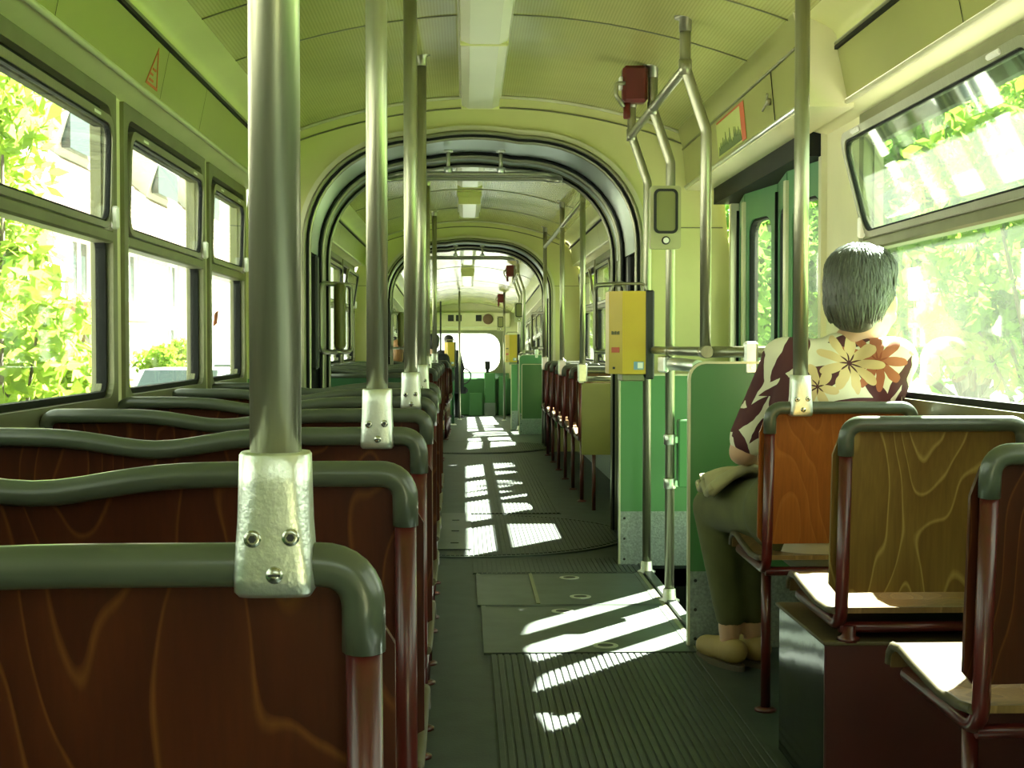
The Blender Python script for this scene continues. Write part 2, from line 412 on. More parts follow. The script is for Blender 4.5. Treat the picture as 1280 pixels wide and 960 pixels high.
def window(side, y0, y1, xw, tilt=0.03, dusty=False, latch=True, simple=False):
    """side -1: left wall, +1: right wall; xw = inner face of the wall."""
    WIN[0] += 1
    s = -side                                    # direction into the room
    g = 'glass_dusty' if dusty else 'glass'
    mp = lambda u, v, d: (xw + s * d, u, v)
    fr = MB(); fr.ring(rrect(y0 + .035, y1 - .035, ZS + .03, ZT - .03, .055), rrect(y0 - .012, y1 + .012, ZS - .012, ZT + .012, .004), mp, -.05, .012)
    fr.ring(rrect(y0 + .047, y1 - .047, ZS + .042, ZT - .042, .05), rrect(y0 + .030, y1 - .030, ZS + .025, ZT - .025, .055), mp, -.035, -.018)
    w = struct('window_%d' % WIN[0], fr, 'frame_alu')
    MB().ring(rrect(y0 + .052, y1 - .052, ZS + .047, ZM - .012, .03), rrect(y0 + .036, y1 - .036, ZS + .031, ZM - .004, .03), mp, -.034, -.006).build('gasket', 'rubber', w)
    MB().box(min(xw - s * .04, xw + s * .014), max(xw - s * .04, xw + s * .014), y0 + .034, y1 - .034, ZM - .018, ZM + .018, .006).build('mid_rail', 'frame_alu', w)
    MB().prism(rrect(y0 + .04, y1 - .04, ZS + .035, ZM - .01, .03), mp, -.026, -.022).build('lower_pane', g, w)
    mt = lambda u, v, d: (xw + s * (d + tilt * (v - ZM - .02) / .33), u, v)
    sash = MB().ring(rrect(y0 + .062, y1 - .062, ZM + .037, ZT - .082, .05), rrect(y0 + .04, y1 - .04, ZM + .020, ZT - .060, .06), mt, -.010, .012)
    so = sash.build('sash', 'steel', w)
    MB().ring(rrect(y0 + .068, y1 - .068, ZM + .043, ZT - .088, .046), rrect(y0 + .060, y1 - .060, ZM + .035, ZT - .080, .05), mt, -.006, .008).build('gasket', 'rubber', so)
    MB().prism(rrect(y0 + .058, y1 - .058, ZM + .034, ZT - .078, .05), mt, -.001, .003).build('upper_pane', g, so)
    if not simple:
        for yy in (y0 + .20, y1 - .26):
            MB().box(*sorted((xw + s * (tilt + .0), xw + s * (tilt + .012))), yy, yy + .07, ZT - .078, ZT - .064, .004).build('stay', 'white', so)
    MB().box(*sorted((xw - s * .034, xw - s * .012)), y0 + .036, y1 - .036, ZT - .085, ZT - .032).build('gap_shade', 'rubber', w)  # dark strip standing for the shade in the gap above the sash
    if latch:
        MB().box(*sorted((xw + s * .012, xw + s * .034)), y1 - .062, y1 - .044, ZM + .02, ZM + .085, .006).build('latch', 'white', w)
    return w

def shell(name, y0, y1, xl, xr, lw, rw, ldoor=None, rdoor=None, pitch_seams=()):
    """walls with openings, ceiling sheet, cove and advert panels of one carriage section"""
    h, xc = make_profile(xl, xr)
    for side, xw, wins, door in ((-1, xl, lw, ldoor), (1, xr, rw, rdoor)):
        holes = [(a, b, ZS, ZT) for (a, b, *_r) in wins]
        if door: holes.append((door[0], door[1], -.3, 1.74))
        mb = MB(); wall_holes(mb, y0, y1, -.30, 2.2, holes, MYZ, xw, xw + side * .06)
        w = struct('wall_%s%s' % ('left' if side < 0 else 'right', name), mb, 'cream_pale')
        segs = [(y0, y1)] if not door else [(y0, door[0]), (door[1], y1)]
        for a, b in segs:
            if b - a > .02: MB().box(*sorted((xw, xw - side * .012)), a, b, .22, .79).build('wainscot', 'green', w)
            if b - a > .02: MB().box(*sorted((xw, xw - side * .016)), a, b, 0.0, .22).build('kick_panel', 'kick', w)
        if wins: MB().box(*sorted((xw + side * .01, xw - side * .03)), wins[0][0], wins[-1][1], ZS - .05, ZS - .012, .006).build('sill', 'frame_alu', w)
    mb = MB()
    mb.sheet(lambda u, v: ((xc - (h - .21)) + 2 * (h - .21) * u, y0 + (y1 - y0) * v, ceil_z((xc - (h - .21)) + 2 * (h - .21) * u, h, xc)), 24, 8)
    c = struct('ceiling' + name, mb, 'ceiling_sheet')
    MB().box(xl - .06, xr + .06, y0, y1, 2.17, 2.25).build('roof_shell', 'tram_skin', c)
    for side in (-1, 1):
        e = lambda q, z: (xc + side * q, z)
        a0, a1, a2, a3 = e(h + .0, 1.705), e(h - .08, 1.725), e(h - .115, 1.895), e(h - .21, 1.975)
        yb = 4.2 if (side > 0 and rdoor and name == '') else y1
        MB().sheet(lambda u, v: (a0[0] + (a1[0] - a0[0]) * u, y0 + (y1 - y0) * v, a0[1] + (a1[1] - a0[1]) * u), 1, 1, False).build('cornice_soffit', 'cream_pale', c)
        MB().sheet(lambda u, v: (a1[0] + (a2[0] - a1[0]) * u, y0 + (y1 - y0) * v, a1[1] + (a2[1] - a1[1]) * u), 1, 1, False).build('advert_panel', 'panel_olive', c)
        MB().sheet(lambda u, v: (a2[0] + (a3[0] - a2[0]) * u + side * .035 * math.sin(PI * u), y0 + (y1 - y0) * v, a2[1] + (a3[1] - a2[1]) * u + .0 * math.sin(PI * u)), 6, 2).build('cove', 'cream', c)
        MB().tube([(a1[0], y0, a1[1]), (a1[0], y1, a1[1])], .009, 8).build('cornice_trim', 'alu_cream', c)
        MB().tube([(a2[0], y0, a2[1]), (a2[0], y1, a2[1])], .007, 8).build('panel_trim', 'frame_alu', c)
        MB().box(a2[0] - .006, a2[0] + .006, y0, y1, a2[1] - .018, a2[1] - .007).build('panel_groove', 'rubber', c)
        for yy in pitch_seams:
            if yy < yb: MB().sheet(lambda u, v: (a1[0] + (a2[0] - a1[0]) * u - side * .0015, yy + .004 * v, a1[1] + (a2[1] - a1[1]) * u), 1, 1, False).build('panel_seam', 'rubber', c)
    for yy in pitch_seams:
        MB().tube([((xc - (h - .21)) + 2 * (h - .21) * k / 24, yy, ceil_z((xc - (h - .21)) + 2 * (h - .21) * k / 24, h, xc) - .001) for k in range(25)], .0035, 6).build('ceiling_seam', 'frame_alu', c)
    return c

def arch_path(a, top, off=0.0, xc=0.037, z0=0.0, n=14):
    """half outline from floor left over the crown to floor right"""
    a = a + off; top = top + off; rx, rz = .56 + off, .50 + off
    pts = [(-a, z0), (-a, z0 + .5), (-a, z0 + 1.0), (-a, top - rz - .02)]
    for k in range(1, n + 1):
        t = PI / 2 * k / n
        pts.append((-a + rx - rx * math.cos(t) ** .92, top - .02 - rz + rz * math.sin(t) ** .92))
    for k in range(1, 5):
        x = (-a + rx) * (1 - k / 4); pts.append((x, top - .02 * (x / (a - rx)) ** 2))
    full = pts + [(-x, z) for x, z in pts[::-1][1:]]
    return [(x + xc, z) for x, z in full]

def bulkhead(name, yw, xl, xr, xc_a, front):
    """wall around the passage; front = -1 when its trim faces the camera side"""
    h, xc = make_profile(xl, xr)
    prof = [(xl, 1.70), (xl + .08, 1.725), (xl + .115, 1.895), (xl + .21, 1.975)] + [(xl + .21 + (2 * h - .42) * k / 20, ceil_z(xl + .21 + (2 * h - .42) * k / 20, h, xc)) for k in range(1, 20)] + [(xr - .21, 1.975), (xr - .115, 1.895), (xr - .08, 1.725), (xr, 1.70)]
    inner = arch_path(.765, 1.958, 0, xc_a); outer = []
    c = Vector((xc, 1.15))
    poly = [(xl, 1.0)] + prof + [(xr, 1.0)]
    for (x, z) in inner:
        if z < 1.45: outer.append((xl if x < xc_a else xr, z)); continue
        d = Vector((x, z)) - c; best = None
        for p, q in zip(poly, poly[1:]):
            p = Vector(p); e = Vector(q) - p; den = d.x * e.y - d.y * e.x
            if abs(den) < 1e-9: continue
            w = p - c; t = (w.x * e.y - w.y * e.x) / den; s_ = (w.x * d.y - w.y * d.x) / den
            if t > 0 and -1e-6 <= s_ <= 1 + 1e-6: best = t if best is None else min(best, t)
        best = best or 1.2
        outer.append(tuple(c + d * best))
    mb = MB(); mb.ring(inner, outer, MXZ, yw, yw + .03, closed=False)
    w = struct(name, mb, 'cream')
    for side, xx in ((-1, xl), (1, xr)):
        xa = xc_a + side * .765
        MB().box(*sorted((xa, xx)), yw - .006, yw, .22, .84).build('wainscot', 'green', w)
        # joints of the cream panelling
        MB().box(*sorted((xc_a + side * .80, xx - side * .03)), yw - .003, yw, 1.535, 1.540).build('panel_seam', 'frame_alu', w)
    MB().tube([(x, yw - .002, z) for (x, z) in [(xl + .21 + (2 * h - .42) * k / 30, ceil_z(xl + .21 + (2 * h - .42) * k / 30, h, xc) - .055) for k in range(31)]], .004, 6).build('panel_seam', 'frame_alu', w)
    MB().tube([(x, yw - .004, z) for (x, z) in [(xl + .21 + (2 * h - .42) * k / 30, ceil_z(xl + .21 + (2 * h - .42) * k / 30, h, xc) - .006) for k in range(31)]], .008, 6).build('cove_bead', 'alu_cream', w)
    TRIMN[0] += 1
    t = struct('trim_%d' % TRIMN[0], MB().ring(arch_path(.765, 1.958, .010, xc_a), arch_path(.765, 1.958, .042, xc_a), MXZ, yw - .028, yw, closed=False), 'alu_cream')
    MB().ring(arch_path(.765, 1.958, -.012, xc_a), arch_path(.765, 1.958, .011, xc_a), MXZ, yw - .040, yw + .02, closed=False).build('gasket', 'rubber', t)
    MB().tube([(x, yw - .046, z) for x, z in arch_path(.765, 1.958, .008, xc_a)], .010, 8).build('bead', 'frame_alu', t)
    MB().tube([(x, yw - .02, z) for x, z in arch_path(.765, 1.958, -.014, xc_a)], .009, 8).build('inner_bead', 'steel', t)
    return w

def joint(y0, y1, xa0, xa1):
    """bellows lining between two sections, with the second hoop"""
    TRIMN[0] += 1
    up = [i for i, (x, z) in enumerate(arch_path(.765, 1.958)) if z > 1.30]
    lo = up[0]; hi = up[-1]
    A = arch_path(.765, 1.958, .004, xa0); B = arch_path(.765, 1.958, .004, xa1)
    mb = MB(); n = hi - lo
    mb.sheet(lambda u, v: (A[lo + int(round(u * n))][0] * (1 - v) + B[lo + int(round(u * n))][0] * v, y0 + (y1 - y0) * v, A[lo + int(round(u * n))][1]), n, 2)
    t = struct('trim_%d' % TRIMN[0], mb, 'bellows')
    for side in (-1, 1):
        s = MB()                                     # pleated dark bellows at the sides
        nf = 16
        s.sheet(lambda u, v: (xa0 + (xa1 - xa0) * u + side * (.772 + .03 * (int(round(u * nf)) % 2)), y0 + (y1 - y0) * u, 1.46 * v), nf, 1, False)
        s.build('bellows', 'rubber', t)
        MB().box(*sorted((xa0 + side * .730, xa0 + side * .770)), y0 + .10, y0 + .19, .88, 1.42, .01).build('pad', 'black', t)
    ym = y0 + (y1 - y0) * .62
    xm = xa0 + (xa1 - xa0) * .62
    MB().tube([(x, ym, z) for x, z in arch_path(.765, 1.958, -.012, xm)], .014, 8).build('hoop', 'steel', t)
    MB().tube([(x, ym - .05, z) for x, z in arch_path(.765, 1.958, -.004, xm)], .008, 8).build('hoop_bead', 'rubber', t)
    MB().box(xa0 - .9, xa0 + .9, y0 + .03, y1, 2.04, 2.10).build('roof_shell', 'tram_skin', t)
    for side in (-1, 1): MB().box(*sorted((xa0 + side * .86, xa0 + side * .9)), y0 + .03, y1, -.3, 2.1).build('outer_skin', 'tram_skin', t)

def ceiling_light(label, xc, y0, y1, z, nseg=2):
    t = thing('ceiling_light', label, 'light', (xc, (y0 + y1) / 2, z))
    L_ = (y1 - y0) / nseg; ym = (y0 + y1) / 2
    MB().box(-.092, .092, y0 - ym, y1 - ym, .055, .30).build('housing', 'cream', t)
    for k in range(nseg):
        a = y0 - ym + k * L_ + .012; b = a + L_ - .024
        prof = [(-.086, .055), (-.080, .012), (-.050, 0), (.050, 0), (.080, .012), (.086, .055)]
        MB().prism(prof, lambda u, v, d: (u, d, v), a, b).build('diffuser', 'diffuser', t)
        MB().box(-.083, .083, a - .012, a, -.002, .055, .004).build('end_cap', 'cream', t)
    MB().box(-.083, .083, y1 - ym - .012, y1 - ym, -.002, .055, .004).build('end_cap', 'cream', t)
    for sx in (-1, 1): MB().box(sx * .086 - .005, sx * .086 + .005, y0 - ym, y1 - ym, .050, .062).build('side_strip', 'alu_cream', t)
    return t

# ---- rear section (section the camera sits in)
XL1, XR1 = -1.0, 1.22; XC1 = .11; H1 = 1.11
LW1 = [(-.05, 1.22), (1.32, 2.64), (2.74, 4.03), (4.14, 5.39), (5.50, 6.38)]
RW1 = [(-.05, 1.30), (1.40, 2.66), (2.76, 4.29)]
DOOR1 = (4.76, 6.36)
shell('', -.55, 6.5, XL1, XR1, LW1, RW1, None, DOOR1, (1.5, 3.2, 4.28, 4.9))
for i, (a, b) in enumerate(LW1): window(-1, a, b, XL1, .010)
for i, (a, b) in enumerate(RW1): window(1, a, b, XR1, .085 if i == 2 else .03, dusty=(i == 2))
# unseen rear wall set close to cut light; window added for a bracket highlight
mb = MB(); wall_holes(mb, XL1 - .06, XR1 + .06, -.3, 2.2, [(-.55, .77, 1.18, 1.72)], MXZ, -.61, -.55)
w = struct('wall_back_unseen', mb, 'cream_pale')
MB().box(XL1, XR1, -.55, -.536, .0, .22).build('kick_panel', 'kick', w)
MB().box(XL1, XR1, -.55, -.53, .90, .925, .004).build('panel_trim', 'frame_alu', w)
WIN[0] += 1
w = struct('window_%d' % WIN[0], MB().ring(rrect(-.51, .73, 1.22, 1.68, .10), rrect(-.56, .78, 1.17, 1.73, .01), MXZ, -.62, -.53), 'frame_alu')
MB().prism(rrect(-.52, .74, 1.21, 1.69, .10), MXZ, -.58, -.576).build('pane', 'glass', w)
bulkhead('wall_front', 6.5, XL1, XR1, .037, -1)
# header box over the door, with its cream end
hb = struct('trim_header', MB().prism([(1.02, 1.725), (1.003, 1.897), (.978, 1.99), (1.2, 1.99), (1.2, 1.725)], MXZ, 4.2, 6.5), 'panel_olive')
MB().prism([(1.018, 1.722), (1.000, 1.898), (.974, 1.995), (1.2, 1.995), (1.2, 1.722)], MXZ, 4.188, 4.2).build('end_board', 'cream_pale', hb)
MB().box(1.015, 1.16, 4.19, 6.49, 1.708, 1.725).build('soffit', 'cream_pale', hb)
MB().tube([(1.018, 4.19, 1.722), (1.018, 6.49, 1.722)], .010, 8).build('edge_trim', 'alu', hb)
MB().tube([(1.001, 4.19, 1.897), (1.001, 6.49, 1.897)], .005, 8).build('panel_trim', 'frame_alu', hb)
for yy in (4.62, 5.85): MB().prism([(1.0185, 1.735), (1.003, 1.892), (1.001, 1.892), (1.0165, 1.735)], MXZ, yy, yy + .004).build('panel_seam', 'rubber', hb)
MB().box(1.13, 1.27, 4.74, 6.40, 1.635, 1.74).build('door_gear', 'rubber', hb)
def header_face(y, v, off=.002):
    x = 1.02 + (1.003 - 1.02) * v; z = 1.725 + (1.897 - 1.725) * v
    return (x - off, y, z)
# poster on the header
po = thing('poster', 'small landscape poster with red border on the panel over the folding door', 'poster', header_face(5.36, .1))
pb = Vector(po.location)
def face_quad(y0, y1, v0, v1, off):
    q = [Vector(header_face(y, v, off)) - pb for (y, v) in ((y0, v0), (y1, v0), (y1, v1), (y0, v1))]
    q2 = [p + Vector((-.0012, 0, 0)) for p in q]
    return MB().add(q + q2, [(0, 1, 2, 3), (7, 6, 5, 4), (0, 1, 5, 4), (1, 2, 6, 5), (2, 3, 7, 6), (3, 0, 4, 7)])
face_quad(5.08, 5.64, .10, .90, .001).build('sheet', 'poster', po)
face_quad(5.08, 5.155, .10, .90, .0024).build('border', 'sticker_red', po)
face_quad(5.155, 5.62, .865, .90, .0024).build('border', 'sticker_red', po)
random.seed(3)
for k in range(16):
    y = 5.18 + .42 * k / 15; hgt = .18 + .30 * random.random() * (1.25 - abs(k - 5) / 12)
    tri = [Vector(header_face(yy, v, .0026)) - pb for (yy, v) in ((y - .024, .14), (y + .024, .14), (y, .14 + hgt))]
    MB().add(tri + [t + Vector((-.001, 0, 0)) for t in tri], [(0, 1, 2), (5, 4, 3), (0, 1, 4, 3), (1, 2, 5, 4), (2, 0, 3, 5)]).build('printed_tree', 'poster_tree', po)
# small turn-knob on the header hatch
kb = thing('hatch_key', 'small steel turn key on the panel over the folding door', 'latch', header_face(4.66, .45))
MB().lathe([(.012, 0), (.012, -.014), (.006, -.016)], axis='x').build('boss', 'steel', kb)
MB().tube([(-.012, -.004, .0), (-.016, .05, -.022)], .004, 8).build('lever', 'steel', kb)
MB().tube([(-.012, 0, .0), (-.014, -.016, .024)], .004, 8).build('lever', 'steel', kb)
# triangular red warning sticker on the left advert panel
tk = at(200, 100, 4.15)
def lpanel(y, z, off): 
    v = (z - 1.725) / .17; return (-.92 + .035 * v + off, y, z)
tri = [(4.08, 1.748), (4.23, 1.748), (4.155, 1.862)]
tro = thing('warning_sticker', 'red-outlined triangular sticker on the panel above the left windows', 'sticker', lpanel(4.155, 1.75, .001))
tb = Vector(tro.location)
def tri_ring(k0, k1, off):
    c = (sum(p[0] for p in tri) / 3, sum(p[1] for p in tri) / 3)
    i = [(c[0] + (p[0] - c[0]) * k0, c[1] + (p[1] - c[1]) * k0) for p in tri]; o = [(c[0] + (p[0] - c[0]) * k1, c[1] + (p[1] - c[1]) * k1) for p in tri]
    return MB().ring(i, o, lambda u, v, d: tuple(Vector(lpanel(u, v, d)) - tb), off, off + .001)
tri_ring(.80, 1.0, .001).build('border', 'sticker_red', tro)
for k, (a, b) in enumerate(((4.115, 4.165), (4.105, 4.15), (4.135, 4.175))):
    zz = 1.762 + k * .016
    MB().prism([(a, zz), (b, zz), (b, zz + .006), (a, zz + .006)], lambda u, v, d: tuple(Vector(lpanel(u, v, d)) - tb), .001, .002).build('print_line', 'sticker_red', tro)
ceiling_light('long ribbed fluorescent ceiling light ahead of the first passage arch', .065, .9, 6.15, 2.02, 4)

# ---- middle section
XL2, XR2 = -1.02, 1.08
LW2 = [(7.75, 8.95), (9.06, 10.26), (10.37, 11.57), (11.68, 12.88)]
joint(6.53, 7.5, .037, .03)
bulkhead('wall_middle_rear', 7.5, XL2, XR2, .03, -1)
shell('_middle', 7.53, 13.06, XL2, XR2, LW2, LW2, None, None, (9.0, 10.4, 11.8))
for (a, b) in LW2: window(-1, a, b, XL2, .05 if a > 11 else .012, simple=True); window(1, a, b, XR2, .05 if a > 11 else .012, simple=True)
bulkhead('wall_middle_front', 13.06, XL2, XR2, .025, -1)
ceiling_light('ceiling light just beyond the first passage arch', .03, 8.3, 9.5, 2.05, 1)
ceiling_light('ceiling light just ahead of the second passage arch', .03, 10.6, 11.8, 2.05, 1)
joint(13.09, 14.1, .025, .02)

# ---- front section, tipped slightly downhill
TILT = Matrix.Translation((0, 14.2, 0)) @ Matrix.Rotation(-R(1.6), 4, 'X') @ Matrix.Translation((0, -14.2, 0))
XF.append(TILT)
XL3, XR3 = -1.02, 1.08; YF = 27.0
LW3 = [(14.4, 15.6), (15.71, 16.91), (17.02, 18.22), (18.33, 19.53), (19.64, 20.84), (20.95, 22.15), (22.3, 23.9), (24.1, 26.4)]
RW3 = [(14.4, 15.65), (15.75, 16.75), (18.75, 19.95), (20.05, 21.25), (21.35, 22.55), (22.65, 23.85), (24.0, 26.4)]
DOOR3 = (16.9, 18.6); 
bulkhead('wall_entry', 14.1, XL3, XR3, .02, -1)
shell('_front', 14.13, YF, XL3, XR3, LW3, RW3, None, DOOR3, (16.0, 18.5, 21.0))
for (a, b) in LW3: window(-1, a, b, XL3, .012, simple=True)
for (a, b) in RW3: window(1, a, b, XR3, .012, simple=True)
# front wall with windscreen
mb = MB(); wall_holes(mb, XL3, XR3, -.1, 2.2, [(-.80, .70, .78, 1.60)], MXZ, YF, YF + .05)
w = struct('wall_windscreen', mb, 'cream_pale')
WIN[0] += 1
w = struct('window_%d' % WIN[0], MB().ring(rrect(-.76, .66, .82, 1.56, .26), rrect(-.82, .72, .76, 1.62, .01), MXZ, YF - .03, YF + .04), 'frame_alu')
MB().prism(rrect(-.77, .67, .81, 1.57, .26), MXZ, YF, YF + .005).build('pane', 'glass', w)
ceiling_light('ceiling light beyond the second passage arch', .03, 15.2, 17.2, 2.05, 1)
ceiling_light('ceiling light over the aisle towards the driver cab', .03, 19.0, 21.0, 2.05, 1)
XF.pop()

# ------------------------------------------------------------------ floor
fl = MB()
for (a, b, c, d) in ((XL1 - .06, .80, -.6, 6.5), (.80, XR1 + .06, -.6, 4.72), (.80, XR1 + .06, 6.34, 6.5), (XL2 - .06, XR2 + .06, 6.5, 14.2)):
    fl.box(a, b, c, d, -.10, 0)
floor = struct('floor', fl, 'floor')
XF.append(TILT); fl3 = struct('floor_front', MB().box(XL3 - .06, XR3 + .06, 14.2, YF + .05, -.10, 0), 'floor'); XF.pop()
well = MB().box(.80, XR1 + .06, 4.72, 6.34, -.36, -.30)
well.box(.78, .80, 4.72, 6.34, -.36, -.02).box(.80, XR1 + .06, 4.70, 4.72, -.36, -.02).box(.80, XR1 + .06, 6.34, 6.36, -.36, -.02)
well.build('step_well', 'rubber', floor)
MB().box(.775, .815, 4.60, 6.36, 0, .012, .004).build('threshold_strip', 'plate', floor)
MB().box(.745, .765, 4.50, 6.10, 0, .008, .003).build('threshold_strip', 'frame_alu', floor)

def rib_mat(x0, x1, y0, y1, each, pitch=.021):
    base = MB().box(x0, x1, y0, y1, 0, .003).build('floor_mat', 'floor', floor)
    n = int((x1 - x0) / pitch); joined = MB(); src = None
    for k in range(n):
        x = x0 + (k + .5) * pitch
        if each:
            if src is None:
                src = MB().box(-.0080, .0080, -(y1 - y0) / 2, (y1 - y0) / 2, 0, .0042, .0015).build('rib', 'rib', base); o = src
            else: o = share(src, 'rib', base)
            o.location = (x, (y0 + y1) / 2, .003)
        else: joined.box(x - .008, x + .008, y0, y1, .003, .007)
    if not each:
        o = joined.build('ribs', 'rib', base); o['kind'] = 'stuff'
rib_mat(.078, .755, 1.2, 4.485, True)
rib_mat(.03, .775, 6.09, 6.50, False)
rib_mat(-.02, .56, 8.25, 12.5, False, .024)
# turntable discs
for (xc, yc) in ((.037, 7.36), (.025, 13.6)):
    tt = MB().lathe([(.80, .0), (.80, .004), (.79, .006)], (xc, yc, 0), n=48).build('turntable', 'floor', floor)
    j = MB()
    k = -.78
    while k < .78:
        hw = math.sqrt(max(0, .78 ** 2 - k * k))
        if hw > .03: j.box(xc + k - .008, xc + k + .008, yc - hw, yc + hw, .006, .010)
        k += .022
    o = j.build('ribs', 'rib', tt); o['kind'] = 'stuff'
    MB().ring([(xc + .80 * math.cos(2 * PI * q / 48), yc + .80 * math.sin(2 * PI * q / 48)) for q in range(48)], [(xc + .815 * math.cos(2 * PI * q / 48), yc + .815 * math.sin(2 * PI * q / 48)) for q in range(48)], MXY, 0, .008).build('rim', 'plate', tt)
MB().box(-.14, .03, 6.75, 8.2, .0115, .0145, .002).build('access_plate', 'plate', floor)
for yy in (6.95, 7.4, 7.85): MB().box(-.075, -.035, yy, yy + .018, .0145, .017).build('plate_slot', 'black', floor)
# hatch plates in the aisle, framed, with recessed pulls
def hatch(x0, x1, y0, y1, pulls):
    p = MB().box(x0 + .016, x1 - .016, y0 + .012, y1 - .012, 0, .006).build('hatch_plate', 'plate', floor)
    MB().ring([(x0 + .016, y0 + .012), (x1 - .016, y0 + .012), (x1 - .016, y1 - .012), (x0 + .016, y1 - .012)], [(x0, y0), (x1, y0), (x1, y1), (x0, y1)], MXY, 0, .008).build('rim', 'plate', p)
    for (px, py) in pulls:
        q = MB().prism([(px + .042 * math.cos(a * PI / 12), py + .042 * math.sin(a * PI / 12)) for a in range(24)], MXY, .006, .0085).build('pull', 'alu', p)
        MB().prism([(px + .026 * math.cos(a * PI / 12), py + .022 * math.sin(a * PI / 12)) for a in range(24)], MXY, .0086, .0095).build('pull_slot', 'black', p)
hatch(.058, .745, 4.50, 5.32, [(.36, 5.20), (.46, 4.60)])
hatch(.045, .745, 5.33, 6.07, [(.45, 5.50), (.44, 5.95)])
MB().box(.27, .285, 5.35, 6.05, .006, .010).build('hatch_strip', 'frame_alu', floor)

# ------------------------------------------------------------------ folding doors
def folding_door(n, y0, y1, xw, nleaf=4):
    d = struct('door_%d' % n, MB().box(xw - .02, xw + .05, y0 - .03, y0 + .01, -.3, 1.72).box(xw - .02, xw + .05, y1 - .01, y1 + .03, -.3, 1.72), 'alu_cream')
    wl = (y1 - y0 - .02) / nleaf
    for k in range(nleaf):
        a = y0 + .01 + k * wl; sgn = 1 if k % 2 == 0 else -1
        def mp(u, v, dd, a=a, sgn=sgn):
            f = u / wl
            xo = .055 * (f if sgn > 0 else 1 - f)                  # gentle zig-zag of the leaves
            return (xw + .035 - xo + dd, a + u, v)
        ring = MB().ring(rrect(.07, wl - .05, .12, 1.52, .07), rrect(.006, wl - .006, -.27, 1.66, .004), mp, -.018, .018)
        lf = ring.build('leaf', 'green_door', d)
        MB().ring(rrect(.08, wl - .06, .13, 1.51, .06), rrect(.062, wl - .042, .112, 1.528, .07), mp, -.012, .022).build('gasket', 'rubber', lf)
        MB().prism(rrect(.075, wl - .055, .125, 1.515, .06), mp, -.002, .002).build('pane', 'glass', lf)
        MB().prism([(wl - .022, -.2), (wl + .002, -.2), (wl + .002, 1.6), (wl - .022, 1.6)], mp, -.030, -.018).build('edge_strip', 'alu_cream' if sgn > 0 else 'rubber', lf)
folding_door(1, DOOR1[0], DOOR1[1], XR1)
XF.append(TILT); folding_door(2, DOOR3[0], DOOR3[1], XR3); XF.pop()
